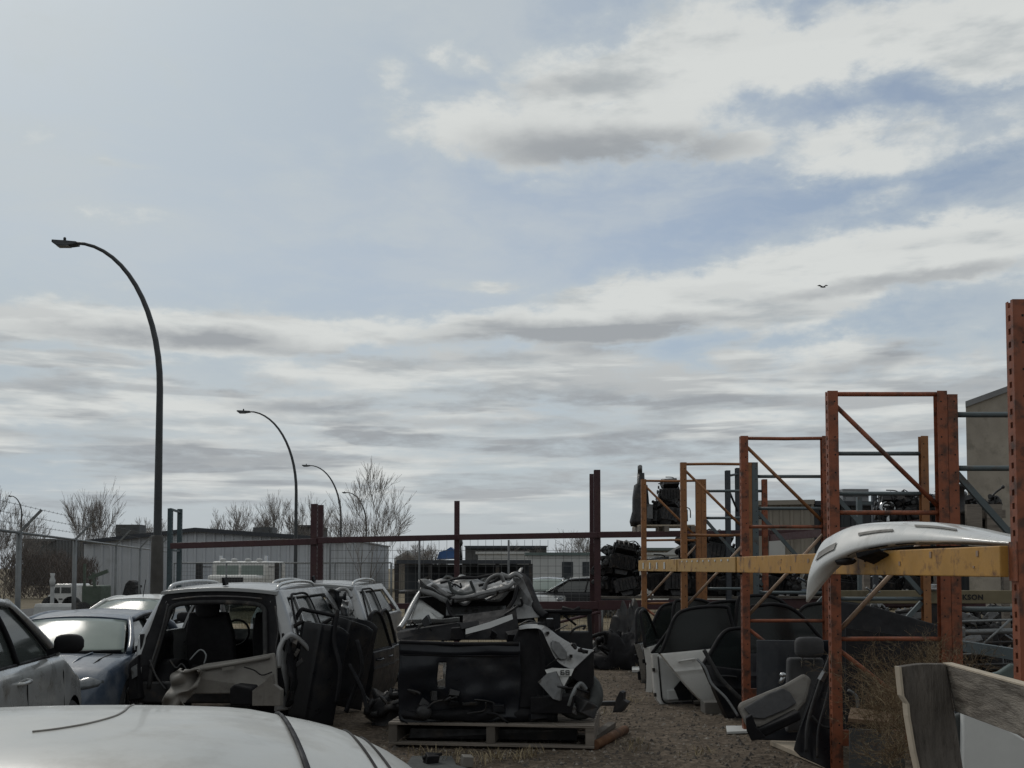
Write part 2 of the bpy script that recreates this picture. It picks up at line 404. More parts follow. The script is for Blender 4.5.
# elsewhere in the sky (above, to the sides and behind) a broken grey deck
back = mrange(dy, .75, .0, 0, 1)
high = mrange(el, .55, .95, 0, 1)
els = math_('MAXIMUM', back, high)
pl = noise2(vmath('MULTIPLY', tc.outputs['Generated'], (2.2, 2.2, 5)), 1.3, 6, .55)
mask = math_('MAXIMUM', mask, math_('MULTIPLY', els, mrange(pl.outputs['Fac'], .32, .55, .35, 1)))
# grey undersides
GREY = [(1.0, 610,143,170,26,-2), (.45, 560,80,120,14,0), (1.0, 165,335,150,14,0), (.55, 260,345,120,10,0), (.9, 590,328,200,15,2), (.7, 660,345,120,12,0), (.8, 950,272,170,9,3),
 (.7, 900,355,160,15,4), (.8, 330,402,120,12,0), (.7, 240,380,110,9,0), (.7, 620,405,160,12,0), (.6, 480,420,220,10,0), (.6, 120,440,160,9,0), (.6, 760,440,260,12,0), (.7, 350,435,140,7,0), (.55, 600,455,300,9,0),(.5,150,470,200,8,0)]
g0 = blobs(GREY)
gs = noise2(comb(math_('MULTIPLY', az, 3.6), math_('MULTIPLY', ly, 9.5), 21.3), 1.4, 6, .52, .3)
low = mrange(el, .30, .10, 0, 1)
gw = math_('MULTIPLY', mrange(gs.outputs['Fac'], .46, .58), math_('MULTIPLY_ADD', low, .78, .05))
grey = math_('ADD', math_('MULTIPLY', g0, mrange(n_w.outputs['Fac'], .30, .58, .45, 1)), gw, clamp=True)
lit = noise2(comb(math_('MULTIPLY', az, 7), math_('MULTIPLY', ly, 12), 5.5), 1.4, 5, .55)
white = mixc(mrange(math_('ADD', lit.outputs['Fac'], math_('MULTIPLY', hi, .10)), .36, .60), (.465,.50,.515), (.665,.685,.672))
cloud = mixc(math_('MULTIPLY', grey, .9), white, (.315,.337,.36))
# thin veil, brighter towards the veiled sun at upper left
sunv = (math.sin(SUN_AZ)*math.cos(SUN_EL), math.cos(SUN_AZ)*math.cos(SUN_EL), math.sin(SUN_EL))
cs = vmath('DOT_PRODUCT', tc.outputs['Generated'], sunv)
glow = mrange(cs, .80, 1.0, 0, 1)
veil_f = math_('ADD', mrange(cs, .66, .93, .36, .84), math_('MULTIPLY', low, .40), clamp=True)
veilc = mixc(glow, (.405,.475,.535), (.48,.55,.585))
clear = mixc(veil_f, skc.outputs[0], veilc)
cir = noise2(vmath('ADD', vmath('MULTIPLY', uvw, (3.2, 9.5, 1)), (7.7, 1.3, 0)), 1.25, 7, .58, .5)
cir2 = noise2(vmath('MULTIPLY', uvw, (14, 40, 1)), 1.0, 6, .6, .2)
cf = math_('ADD', mrange(cir.outputs['Fac'], .40, .68, 0, .50), math_('MULTIPLY', mrange(cir2.outputs['Fac'], .55, .75), .14), clamp=True)
clear = mixc(cf, clear, (.545,.585,.60))
clear = mixc(thin, clear, (.525,.575,.595))
allc = mixc(mask, clear, cloud)
# haze band at the horizon, sun glow, unseen sky behind dimmed to set the light on facing surfaces
allc = mixc(mrange(el, .10, -.01, 0, .5), allc, (.43,.465,.50))
hot = math_('POWER', math_('MAXIMUM', cs, 0.0), 60.0)
hotc = node('ShaderNodeVectorMath', operation='SCALE'); hotc.inputs[0].default_value = (1.0,.97,.9); Lk.new(math_('MULTIPLY', hot, .25), hotc.inputs['Scale'])
allc = vmath('ADD', allc, hotc.outputs[0])
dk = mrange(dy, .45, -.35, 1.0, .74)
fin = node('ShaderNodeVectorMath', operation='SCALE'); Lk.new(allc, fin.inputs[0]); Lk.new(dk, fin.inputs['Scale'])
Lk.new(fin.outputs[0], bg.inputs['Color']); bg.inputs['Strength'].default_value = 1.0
sd = bpy.data.lights.new('sun', 'SUN'); sd.energy = .7; sd.angle = R(14); sd.color = (1, .95, .88)
so = bpy.data.objects.new('sun', sd); COL.objects.link(so)
so.rotation_euler = (R(90)-SUN_EL, 0, math.pi - SUN_AZ)
so.rotation_euler = V((-sunv[0], -sunv[1], -sunv[2])).to_track_quat('-Z', 'Y').to_euler()
SC.view_settings.view_transform = 'Standard'; SC.view_settings.look = 'None'; SC.view_settings.exposure = 0.0; SC.view_settings.gamma = 1
SC.cycles.use_denoising = True
SC.cycles.max_bounces = 6
w.cycles.sampling_method = 'MANUAL'; w.cycles.sample_map_resolution = 256
# ------------------------------------------------------------------ ground
def ground_mat():
    m = bpy.data.materials.new('gravel_ground'); m.use_nodes = True; nt = m.node_tree; N = nt.nodes; Lk = nt.links; b = N['Principled BSDF']
    tc = N.new('ShaderNodeTexCoord')
    def noi(s, d=6, r=.6):
        n = N.new('ShaderNodeTexNoise'); n.inputs['Scale'].default_value = s; n.inputs['Detail'].default_value = d; n.inputs['Roughness'].default_value = r
        Lk.new(tc.outputs['Object'], n.inputs['Vector']); return n.outputs['Fac']
    def ramp(x, a, b_, c0, c1):
        r = N.new('ShaderNodeMapRange'); r.interpolation_type = 'SMOOTHSTEP'; r.inputs['From Min'].default_value = a; r.inputs['From Max'].default_value = b_
        Lk.new(x, r.inputs['Value']); q = N.new('ShaderNodeMix'); q.data_type = 'RGBA'; Lk.new(r.outputs[0], q.inputs['Factor'])
        for i, c in ((6, c0), (7, c1)):
            if isinstance(c, tuple): q.inputs[i].default_value = (*c, 1)
            else: Lk.new(c, q.inputs[i])
        return q.outputs[2]
    vo = N.new('ShaderNodeTexVoronoi'); vo.inputs['Scale'].default_value = 22; Lk.new(tc.outputs['Object'], vo.inputs['Vector'])
    peb = ramp(vo.outputs['Color'], .2, .9, (.07,.054,.04), (.19,.152,.115))
    soil = ramp(noi(2.2), .35, .65, (.072,.056,.042), (.14,.11,.083))
    mixn = ramp(noi(7, 6, .7), .40, .58, soil, peb)
    sp = N.new('ShaderNodeSeparateXYZ'); Lk.new(tc.outputs['Object'], sp.inputs[0])
    ad = N.new('ShaderNodeMath'); ad.operation = 'MULTIPLY_ADD'; Lk.new(noi(.25, 4), ad.inputs[0]); ad.inputs[1].default_value = 9; Lk.new(sp.outputs['Y'], ad.inputs[2])
    dry = ramp(noi(.8, 8, .7), .35, .7, (.17,.14,.095), (.26,.22,.155))
    mpr = N.new('ShaderNodeMapping'); mpr.inputs['Scale'].default_value = (1.1, .10, 1); mpr.inputs['Rotation'].default_value = (0, 0, .07); Lk.new(tc.outputs['Object'], mpr.inputs['Vector'])
    nr = N.new('ShaderNodeTexNoise'); nr.inputs['Scale'].default_value = 1.6; nr.inputs['Detail'].default_value = 5; Lk.new(mpr.outputs[0], nr.inputs['Vector'])
    drk = N.new('ShaderNodeVectorMath'); drk.operation = 'SCALE'; Lk.new(mixn, drk.inputs[0]); drk.inputs['Scale'].default_value = .78
    mixn = ramp(nr.outputs['Fac'], .50, .62, mixn, drk.outputs[0])
    oil = ramp(noi(.9, 4), .63, .70, mixn, (.022,.019,.016)); mixn = oil
    far = ramp(ad.outputs[0], 26.5, 29.5, mixn, dry)
    Lk.new(far, b.inputs['Base Color']); b.inputs['Roughness'].default_value = .95; b.inputs['Specular IOR Level'].default_value = .2
    bp = N.new('ShaderNodeBump'); bp.inputs['Strength'].default_value = .7; bp.inputs['Distance'].default_value = .03
    hm = N.new('ShaderNodeMath'); hm.operation = 'MULTIPLY_ADD'; Lk.new(noi(30, 5), hm.inputs[0]); hm.inputs[1].default_value = .8; Lk.new(vo.outputs['Distance'], hm.inputs[2])
    Lk.new(hm.outputs[0], bp.inputs['Height']); Lk.new(bp.outputs[0], b.inputs['Normal'])
    return m
M['ground'] = ground_mat()
g = MB()
def gz(x, y):
    if not (3 < y < 40 and abs(x) < 20): return 0.0
    k = min(1, (y-3)/3, (40-y)/8, (20-abs(x))/5)
    return k*(.022*noise.noise(V((x*.45, y*.45, 0))) + .010*noise.noise(V((x*1.7, y*1.7, 4))))
g.grid(lambda u, v: (lambda x, y: (x, y, gz(x, y)))(-24+48*u, -4+48*v), 130, 130)
B_ = 2500
for (x0,x1,y0,y1) in ((-B_,-24,-B_,B_),(24,B_,-B_,B_),(-24,24,-B_,-4),(-24,24,44,B_)):
    g.add([(x0,y0,0),(x1,y0,0),(x1,y1,0),(x0,y1,0)], [(0,1,2,3)])
structure(g.build('ground', M['ground']))
r_ = MB()     # the street behind the chain link fence, along the lamps
rdir = V((-2.4, 28.5, 0)).normalized(); rn_ = V((rdir.y, -rdir.x, 0))
a0 = V((-10.6, 20, .006)); a1 = a0 + rdir*220
r_.add([a0, a1, a1 - rn_*9, a0 - rn_*9], [(0,1,2,3)])
M['asphalt'] = mat('grey_asphalt', (.06,.06,.062), .9, 0, .15, 2, .3, 40)
structure(r_.build('road', M['asphalt']))
kb = MB(); kb.bar(a0 + V((0,0,.06)), a1 + V((0,0,.06)), .18, .13)
structure(kb.build('kerb', M['concrete']))
# loose stones
gr = MB(); rg = random.Random(3)
for i in range(9500):
    y = 8.6 + 15*rg.random()**1.5; x0 = P(380, 600, y).x; x1 = P(800, 600, y).x; x = rg.uniform(x0, x1)
    s = rg.uniform(.008, .026) * (1.0 if rg.random() < .93 else 1.8); z = gz(x, y)
    h = s*rg.uniform(.5, .9); a = rg.random()*6.28
    c, sn = math.cos(a)*s, math.sin(a)*s
    gr.add([(x+c,y+sn,z-.004),(x-sn,y+c*.8,z-.004),(x-c,y-sn,z-.004),(x+sn,y-c*.8,z-.004),(x+sn*.2,y+c*.2,z+h)], [(0,1,4),(1,2,4),(2,3,4),(3,0,4)], rg.choice((0,0,1,1,2)))
stuff(gr.build('gravel', [mat('dark_stone', (.06,.052,.045), .9, 0, .3, 30), mat('brown_stone', (.13,.108,.085), .9, 0, .3, 30), mat('pale_stone', (.24,.215,.185), .9, 0, .2, 30)], weld=False))
# dry grass tufts in the yard
def tuft(mb, c, n, h, spread, rg):
    for i in range(n):
        a = rg.random()*6.28; t = rg.uniform(.1, 1)*spread; hh = h*rg.uniform(.4, 1)
        b = V(c) + V((rg.gauss(0,.05), rg.gauss(0,.05), 0)); e = b + V((math.cos(a)*t, math.sin(a)*t, hh)); md = (b+e)/2 + V((0,0,hh*.22))
        wv = V((math.sin(a), -math.cos(a), 0))*.0035
        mb.add([b-wv, b+wv, md+wv, md-wv, e], [(0,1,2,3),(3,2,4)])
tg = MB(); rg = random.Random(8)
for (px, Y) in ((470,10.3),(490,10.2),(505,10.35),(520,10.3),(450,10.25),(538,10.4),(612,13.5),(640,14.5),(600,17.5),(560,18.5),(625,19.5),(655,17),(585,15.6),(420,10.2),(628,10.9),(700,10.6)):
    for k in range(3): tuft(tg, P(px+rg.uniform(-14,14), HOR, Y).xy.to_3d() + V((0,rg.uniform(-.25,.25),0)), rg.randrange(6,18), rg.uniform(.07,.15), .12, rg)
stuff(tg.build('dry_grass', M['straw'], weld=False))
# dry bank of grass beyond the maroon rack
fg = MB(); rg = random.Random(18)
for i in range(2600):
    y = rg.uniform(25, 44); x = rg.uniform(-10, 16)
    tuft(fg, (x, y, 0), 3, .38, .3, rg)
stuff(fg.build('long_dry_grass', M['straw'], weld=False))
# ------------------------------------------------------------------ bare trees
def bare_tree(label, px, Y, top_py, seed, spread=.5, stems=1, group=None, density=1.0, base_r=.016):
    rg = random.Random(seed); base = P(px, HOR, Y); base.z = 0
    H = P(px, top_py, Y).z
    root = thing('bare_tree', label, 'tree', base, 0, group)
    tr, br = MB(), MB()
    def grow(p, d, L, r, depth):
        n = 4 if depth < 2 else 3; pts = [p]; q = p.copy(); dd = d.copy()
        for i in range(n):
            dd = (dd + V((rg.gauss(0,.07), rg.gauss(0,.07), rg.uniform(.0,.07)))).normalized(); q = q + dd*(L/n); pts.append(q.copy())
        rs = [max(.0009*Y**.5, r*(1-.5*i/n)) for i in range(n+1)]
        (tr if depth == 0 else br).tube(pts, rs, 6 if depth == 0 else (4 if depth < 3 else 3), smooth=True)
        if depth >= 5 or L < .16: return
        kids = int((3 if depth == 0 else rg.choice((2,3,3)))*density + rg.random()*.8)
        for k in range(kids):
            f = rg.uniform(.35, 1.0) if depth else rg.uniform(.3, 1.0)
            i = min(n-1, int(f*n)); o = pts[i].lerp(pts[i+1], f*n-i)
            ax = dd.cross(V((rg.gauss(0,1), rg.gauss(0,1), rg.gauss(0,.4)))).normalized()
            nd = (Matrix.Rotation(rg.uniform(.28, .75)*(.6+spread), 3, ax) @ dd).normalized(); nd.z += .12; nd.normalize()
            grow(o, nd, L*rg.uniform(.55, .82), rs[i]*rg.uniform(.5,.72), depth+1)
        grow(q, dd, L*rg.uniform(.62, .8), rs[-1], depth+1)
    for s in range(stems):
        a = s*2.4 + rg.random(); t = 0 if stems == 1 else rg.uniform(.05, .16)
        d = V((math.cos(a)*t, math.sin(a)*t, 1)).normalized()
        grow(base + V((math.cos(a)*.12*(stems>1), math.sin(a)*.12*(stems>1), 0)), d, H*.34*rg.uniform(.9,1.08), base_r*H/2.2/ (1 if stems == 1 else 1.4), 0)
    zt = max(p.z for p in br.v); sc = H/zt if zt > 0 else 1
    for mb in (tr, br): mb.v = [base + (p-base)*sc for p in mb.v]
    tr.build('trunk', M['bark'], root, weld=False); br.build('crown', M['twig'], root, weld=False)
    return root
GT = 'bare trees along the street'
bare_tree('tall leafless tree with wide crown behind the curved lamps', 366, 58, 455, 9, .22, 2, GT, 1.0)
bare_tree('leafless tree with upswept twigs left of the thick lamp pole', 91, 78, 477, 12, .0, 3, GT, 1.0)
bare_tree('leafless tree cut by the left frame edge', 2, 62, 484, 21, .4, 2, GT)
bare_tree('leafless tree behind the small far left lamp', 22, 74, 508, 22, .4, 2, GT, .9)
for i, (px, t, sd, lab) in enumerate(((233,506,31,'short bare tree nearest the ridge of the metal shed'),(252,500,32,'second bare tree above the metal shed roof'),(272,488,33,'tallest bare tree above the metal shed roof'),
        (287,496,34,'bare tree touching the second lamp post on its left'),(308,492,35,'bare tree between second lamp post and maroon rack post'),(330,500,36,'bare tree right behind the paired maroon rack posts'),(148,515,37,'small bare tree hugging the thick lamp pole'))):
    bare_tree(lab, px, 92+i*1.5, t, sd, .08, 2, GT, .9)
for i, (px, t, Y, lab) in enumerate(((410,540,70,'low bare bush left of the dark shelter roof'),(430,542,74,'low bare bush over the dark shelter roof'),(512,541,95,'bare bush above the long flat roof'),(535,543,90,'rounded bare bush at the end of the long flat roof'),(583,528,88,'thin bare tree above the white trailer'),(573,543,80,'low bare bush behind the trailer roof'))):
    bare_tree(lab, px, Y, t, 50+i, .7, 4, 'bare bushes on the skyline', .85)
# dark hedge mass at the far left
bh = MB(); rg = random.Random(4)
hc = P(50, HOR, 64)
for i in range(4200):
    u = rg.random(); x = hc.x + (u-.5)*5.2; y = 64 + rg.uniform(-1.2, 1.2); top = 2.6 - .8*max(0, u-.55)*2 - .25*math.sin(u*19)
    z = rg.random()**.8*top; a = rg.random()*6.28; l = rg.uniform(.3, .8)
    p = V((x,y,z)); e = p + V((math.cos(a)*l*.5, math.sin(a)*l*.5, l*.7)); wv = V((.02,.01,0))
    bh.add([p-wv, p+wv, e], [(0,1,2)])
o = bh.build('hedge', M['dark_brush'], weld=False); tag(o, 'dark brown leafless hedge behind the white pickup cab', 'hedge')
# ------------------------------------------------------------------ street lamps
def street_lamp(label, px, Y, head_px, head_py, r0=.10, sleeve=False, group='curved street lamps'):
    b = P(px, HOR, Y); b.z = 0; h = P(head_px, head_py, Y); rad = abs(h.x - b.x); sg = 1 if h.x > b.x else -1
    root = thing('street_lamp', label, 'street lamp', b, 0, group)
    zt = h.z - 1.35*rad; pl = MB()
    pts = [b + V((0,0,z)) for z in (0, zt*.25, zt*.5, zt*.75, zt)]; rs = [r0, r0*.93, r0*.86, r0*.78, r0*.7]
    n = 14
    for i in range(1, n+1):
        t = i/n*math.pi/2
        pts.append(b + V((sg*rad*.80*(1-math.cos(t)), 0, zt + (h.z-zt)*math.sin(t)))); rs.append(r0*(.7-.38*i/n))
    pl.tube(pts, rs, 10); pl.build('pole', M['pole'], root)
    hd = MB(); e = pts[-1]
    hd.slab([e + V((-sg*.05,-.05,.035)), e + V((sg*rad*.08,-.07,.05)), h + V((sg*-.02,-.15,.05)), h + V((0,-.10,.0)), h + V((sg*-.12,-.15,-.085)), e+V((sg*rad*.06,-.12,-.085)), e + V((-sg*.05,-.05,-.035))], (0,.26,0))
    hd.build('lamp_head', M['pole'], root, bevel=.015)
    ln = MB(); c = h + V((-sg*.28,0,-.094)); ln.box(c, (.30,.2,.014)); ln.build('lamp_lens', M['lamp_glass'], root)
    ph = MB(); c = e.lerp(h, .45) + V((0,-.02,.05)); ph.lathe([(.035,0),(.035,.07),(.02,.09)], 10, Matrix.Translation(c)); ph.build('photocell', M['pole'], root)
    if sleeve:
        sl = MB(); sl.lathe([(.19,0),(.19,.1),(.165,.12),(.155,1.6),(.145,2.62),(.11,2.66)], 14, Matrix.Translation(b)); sl.build('pole_base', M['concrete'], root)
    else:
        sl = MB(); sl.lathe([(.2,0),(.2,.5),(.13,.56)], 12, Matrix.Translation(b)); sl.build('pole_base', M['concrete'], root)
street_lamp('nearest and tallest curved street lamp with thick pale base', 157, 26, 53, 243, .115, True)
street_lamp('second curved street lamp standing behind the metal shed', 295.5, 54.5, 237, 411.5, .11)
street_lamp('third curved street lamp beside the big bare tree', 340.5, 83, 302, 465.5, .115)
street_lamp('fourth and farthest curved street lamp inside the bare tree', 366, 114, 342, 492.5, .13)
street_lamp('small curved street lamp at the far left fence post', 20.5, 119, 8, 496, .13)
# ------------------------------------------------------------------ chain link fence with barbed wire arms
F0, F1 = V((-7.3, 14.5, 0)), V((-11.75, 36, 0)); fd = (F1-F0).normalized(); fl = (F1-F0).length; fh = 2.4
fn_ = V((fd.y, -fd.x, 0))
fr = thing('chain_link_fence', 'grey chain link fence with barbed wire arms at left', 'fence', F0)
F00 = F0 - fd*3
posts = [P(19,HOR,16.2).x, ]
def on_fence(px):   # where the picture column meets the fence line
    t = (px-512)/FPX; # x = t*y
    s = (t*F0.y - F0.x)/(fd.x - t*fd.y); return F0 + fd*s
for px, r in ((19,.045),(75,.045),(116,.03),(140,.03),(156,.03)):
    p = on_fence(px); mb = MB(); mb.tube([p, p+V((0,0,fh+.03))], r, 8); o = mb.build('fence_post', M['galv'], fr)
    ar = MB(); ar.bar(p+V((0,0,fh)), p+V((0,0,fh)) + fn_*.32 + V((0,0,.36)), .05, .035); ar.build('barbed_wire_arm', M['galv'], o)
rl = MB(); rl.tube([F00+V((0,0,fh)), F1+V((0,0,fh))], .024, 6); rl.build('top_rail', M['galv'], fr)
ms = MB(); L2 = fl+3; sp_ = .10
def wire(mb, a, b, w=.0022):
    d = (b-a).normalized(); s = d.cross(fn_).normalized()*w
    mb.add([a-s, a+s, b+s, b-s], [(0,1,2,3)])
k = -fh
while k < L2:
    for sgn in (1, -1):
        s0, s1 = k, k+fh; z0, z1 = (0, fh) if sgn > 0 else (fh, 0)
        if s0 < 0: z0 += sgn*(0-s0); s0 = 0
        if s1 > L2: z1 -= sgn*(s1-L2); s1 = L2
        if s1 > s0: wire(ms, F00 + fd*s0 + V((0,0,z0)), F00 + fd*s1 + V((0,0,z1)))
    k += sp_
ms.build('chain_link_mesh', M['wire'], fr, weld=False)
for t in (.33, .66, 1.0):
    bw = MB(); off = fn_*.32*t + V((0,0,fh + .36*t)); bw.tube([F00+off, F1+off], .0035, 3)
    for q in range(int(L2/.3)): c = F00 + off + fd*(q*.3); bw.bar(c - V((.0,0,.018)), c + V((.01,0,.018)), .004, .004)
    bw.build('barbed_wire', M['wire'], fr, weld=False)
# low fence running across behind
A0, A1 = V((-13.5, 42, 0)), V((-4.6, 40, 0)); cd = (A1-A0).normalized(); cl = (A1-A0).length; ch = 2.05
fr2 = thing('wire_fence', 'low wire fence with pale top rail before the metal shed', 'fence', A0)
for i in range(5):
    p = A0 + cd*(cl*i/4); mb = MB(); mb.tube([p, p+V((0,0,ch))], .04, 6); o = mb.build('fence_post', M['galv'], fr2)
mb = MB(); mb.tube([A0+V((0,0,ch)), A1+V((0,0,ch))], .028, 6); mb.build('top_rail', M['galv'], fr2)
mb = MB(); fn_ = V((0,-1,0))
for i in range(int(cl/.12)): a = A0 + cd*(i*.12); wire(mb, a, a+V((0,0,ch)), .004)
for i in range(14): wire(mb, A0+V((0,0,.05+i*.15)), A1+V((0,0,.05+i*.15)), .004)
mb.build('wire_mesh', M['wire'], fr2, weld=False)
# grid mesh fence behind the maroon rack
A0, A1 = P(330, HOR, 27), P(598, HOR, 27); A0.z = A1.z = 0; ch = P(400, 540, 27).z
fr3 = thing('mesh_fence', 'tall square wire mesh fence behind the maroon rack', 'fence', A0)
n = 3
for i in range(n+1):
    p = A0.lerp(A1, i/n); mb = MB(); mb.tube([p, p+V((0,0,ch))], .028, 6); mb.build('fence_post', M['wire'], fr3)
mb = MB()
for i in range(int((A1.x-A0.x)/.2)): a = A0 + V((i*.2,0,0)); wire(mb, a, a+V((0,0,ch)), .0045)
for i in range(int(ch/.2)): wire(mb, A0+V((0,0,.1+i*.2)), A1+V((0,0,.1+i*.2)), .0045)
mb.build('wire_mesh', M['wire'], fr3, weld=False)
mb = MB()
A2 = P(760, HOR, 27); A2.z = 0
fr4 = thing('low_mesh_fence', 'low wire mesh fence in front of dry grass below the rack', 'fence', A1)
c4 = P(640, 608, 27).z
for i in range(5):
    p = (A1+V((.1,0,0))).lerp(A2, i/4); q = MB(); q.tube([p, p+V((0,0,c4))], .03, 6); q.build('fence_post', M['wire'], fr4)
for i in range(int((A2.x-A1.x)/.15)): a = A1 + V((.1+i*.15,0,0)); wire(mb, a, a+V((0,0,c4)), .004)
for i in range(5): wire(mb, A1+V((.1,0,.1+i*.18)), A2+V((0,0,.1+i*.18)), .004)
mb.build('wire_mesh', M['wire'], fr4, weld=False)
# ------------------------------------------------------------------ buildings
def ribbed_wall(mb, p, q, zb, zt_fn, pitch=.55, depth=.09, mi=0):
    """trapezoid-ribbed sheet from p to q, top height given along the wall"""
    d = (q-p); L = d.length; d.normalize(); nrm = V((d.y, -d.x, 0)); pts = []
    s = 0
    while s < L:
        for f, o_ in ((0,0),(.62,0),(.70,depth),(.92,depth)):
            t = s + f*pitch
            if t < L: pts.append((t, o_))
        s += pitch
    pts.append((L, 0))
    for (a, oa), (b, ob) in zip(pts, pts[1:]):
        mb.add([p+d*a+nrm*oa+V((0,0,zb)), p+d*b+nrm*ob+V((0,0,zb)), p+d*b+nrm*ob+V((0,0,zt_fn(b/L))), p+d*a+nrm*oa+V((0,0,zt_fn(a/L)))], [(0,1,2,3)], mi)
def shed(label, cat, name, pl, pr, Y, yl, yr, depth, apex=None, wall='metal_wall', roof='grey_roof', trim='dark_trim', rib=.5, yaw=0):
    l, r = P(pl, HOR, Y), P(pr, HOR, Y); l.z = r.z = 0
    zl, zr = P(pl, yl, Y).z, P(pr, yr, Y).z
    if apex: ta = (apex[0]-pl)/(pr-pl); za = P(apex[0], apex[1], Y).z
    root = thing(name, label, cat, l.lerp(r, .5)); dv = V((depth*(r.x if pl > 512 else l.x)/Y*1.02 if abs((pl+pr)/2-512) > 60 and pl > 512 else 0, depth, 0))
    def zt(t):
        if not apex: return zl + (zr-zl)*t
        return zl + (za-zl)*t/ta if t < ta else za + (zr-za)*(t-ta)/(1-ta)
    wl = MB(); ribbed_wall(wl, l, r, 0, zt, rib); ribbed_wall(wl, r, r+dv, 0, lambda t: zr, rib); ribbed_wall(wl, l+dv, l, 0, lambda t: zl, rib); ribbed_wall(wl, r+dv, l+dv, 0, lambda t: zt(1-t), rib)
    wl.build('wall', M[wall], root, weld=False)
    prof = [(0, zl)] + ([(ta, za)] if apex else []) + [(1, zr)]
    rf = MB(); off = V((0, -.35, 0)); up = V((0,0,.09))
    for (a, za_), (b, zb_) in zip(prof, prof[1:]):
        A = l.lerp(r, a); B = l.lerp(r, b); A.z = za_; B.z = zb_
        ex = (B-A)*.02 if a == 0 else V((0,0,0)); ey = (B-A)*.02 if b == 1 else V((0,0,0))
        A = A - ex; B = B + ey
        rf.slab([A+off+V((0,0,.02)), B+off+V((0,0,.02)), B+off+up*1.3, A+off+up*1.3], dv + V((0,.7,0)))
    ro = rf.build('roof', M[roof], root)
    tm = MB()
    for (a, za_), (b, zb_) in zip(prof, prof[1:]):
        A = l.lerp(r, a); B = l.lerp(r, b); A.z = za_-.02; B.z = zb_-.02; tm.bar(A+V((0,-.40,0)), B+V((0,-.40,0)), .08, .26)
    tm.build('eave_trim', M[trim], ro)
    return root, l, r
s1, l1, r1 = shed('long grey ribbed metal shed with shallow gable behind the fence', 'building', 'metal_shed', 85, 345, 70, 542, 540, 24, (196, 529.5), rib=.62)
for (px, py, w_, h_) in ((131,531,1.7,.55),(265,532,1.4,.4)):
    c = P(px, py, 76); ac = MB(); ac.box((c.x, 76, c.z), (w_, 1.4, h_*1.6)); ac.box((c.x, 75.28, c.z), (w_*.7, .05, h_*.9)); ac.build('roof_unit', M['grey_panel'], s1)
sh2, _, _ = shed('small dark tower block rising behind the shed roof', 'building', 'tower_block', 297, 313, 130, 526, 526, 10, None, 'grey_panel', 'grey_panel', 'dark_trim', 1.2)
sh3, _, _ = shed('grey storage tank building behind the dark hedge', 'building', 'storage_building', 24, 56, 110, 540, 540, 12, None, 'grey_panel', 'grey_roof', 'grey_panel', .8)
sh4, _, _ = shed('tan metal building right of the grey rack post', 'building', 'tan_building', 752, 813, 60, 503, 502, 14, None, 'tan_wall', 'tan_wall', 'tan_wall', .6)
dr = MB(); c = P(777, 553, 59.9); dr.box((c.x, 59.88, c.z*.5+.4), (.9, .08, c.z+.9)); dr.build('door', M['white_wall'], sh4)
sh5, _, _ = shed('long dark slate building behind the white bumper', 'building', 'slate_building', 814, 985, 62, 503, 505, 14, None, 'slate_wall', 'grey_roof', 'dark_trim', .6)
c = P(857, 496, 64); ac = MB(); ac.box((c.x, 65, c.z-.05), (1.6, 1.5, 1.0)); ac.box((c.x, 64.2, c.z+.1), (1.7, .1, .16)); ac.box((c.x-.4, 64.2, c.z-.3), (.5,.08,.5)); ac.build('roof_unit', M['grey_roof'], sh5)
# tall block building at the right
Yb = 40; l = P(969, HOR, Yb); l.z = 0; zt_ = P(969, 407, Yb).z; bw = 13.0
tb = thing('block_building', 'tall tan block building with sloping metal roof at right', 'building', l + V((bw/2,0,0)))
wl = MB(); za = zt_ + bw/2*.36
wl.slab([l, l+V((bw,0,0)), l+V((bw,0,zt_)), l+V((bw/2,0,za)), l+V((0,0,zt_))], (7.6, 16, 0)); wl.build('wall', M['stone_wall'], tb)
rf = MB()
A, Bp, Cc = l+V((-.06,-.12,zt_-.02)), l+V((bw/2,-.12,za+.02)), l+V((bw+.06,-.12,zt_-.02)); up = V((0,0,.22))
rf.slab([A, Bp, Bp+up, A+up], (7.8, 16.6, 0)); rf.slab([Bp, Cc, Cc+up, Bp+up], (7.8,16.6,0)); rf.build('roof', M['grey_roof'], tb)
# white trailers, houses and sheds in the middle distance
def site_trailer(label, pl, pr, pt, Y, zb=.35, roof='white_wall', win=((.2,.35),(.55,.7)), depth=3.0):
    a, b = P(pl, pt, Y), P(pr, pt, Y); w_ = b.x-a.x; root = thing('site_trailer', label, 'trailer', ((a.x+b.x)/2, Y, 0), 0, 'pale site trailers in the next yard')
    q = MB(); q.bx(a.x, b.x, Y, Y+depth, zb, a.z-.08); q.build('wall', M['white_wall'], root, bevel=.03)
    q = MB(); q.bx(a.x-.12, b.x+.12, Y-.12, Y+depth+.12, a.z-.10, a.z+.02); q.build('roof', M[roof], root)
    for (f0, f1) in win:
        q = MB(); q.bx(a.x+w_*f0, a.x+w_*f1, Y-.03, Y+.02, zb+(a.z-zb)*.45, zb+(a.z-zb)*.82); q.build('window', M['win_dark'], root)
    for f in (.2, .8):
        q = MB(); q.lathe([(.3,-.1),(.3,.1)], 12, Matrix.Translation((a.x+w_*f, Y+.2, .3)) @ Matrix.Rotation(R(90), 4, 'X')); q.build('wheel', M['rubber'], root)
site_trailer('white site trailer with dark windows left of the maroon post', 528, 596, 553, 45, .4, 'green_grey', ((.50,.66),(.80,.90)))
site_trailer('white caravan with bright roof behind the dark shelter', 478, 527, 552, 52, .4, 'white_wall', ((.62,.80),))
site_trailer('long pale trailer right of the engine pile by the houses', 640, 700, 553, 58, .4, 'white_wall', ((.1,.25),(.6,.7)))
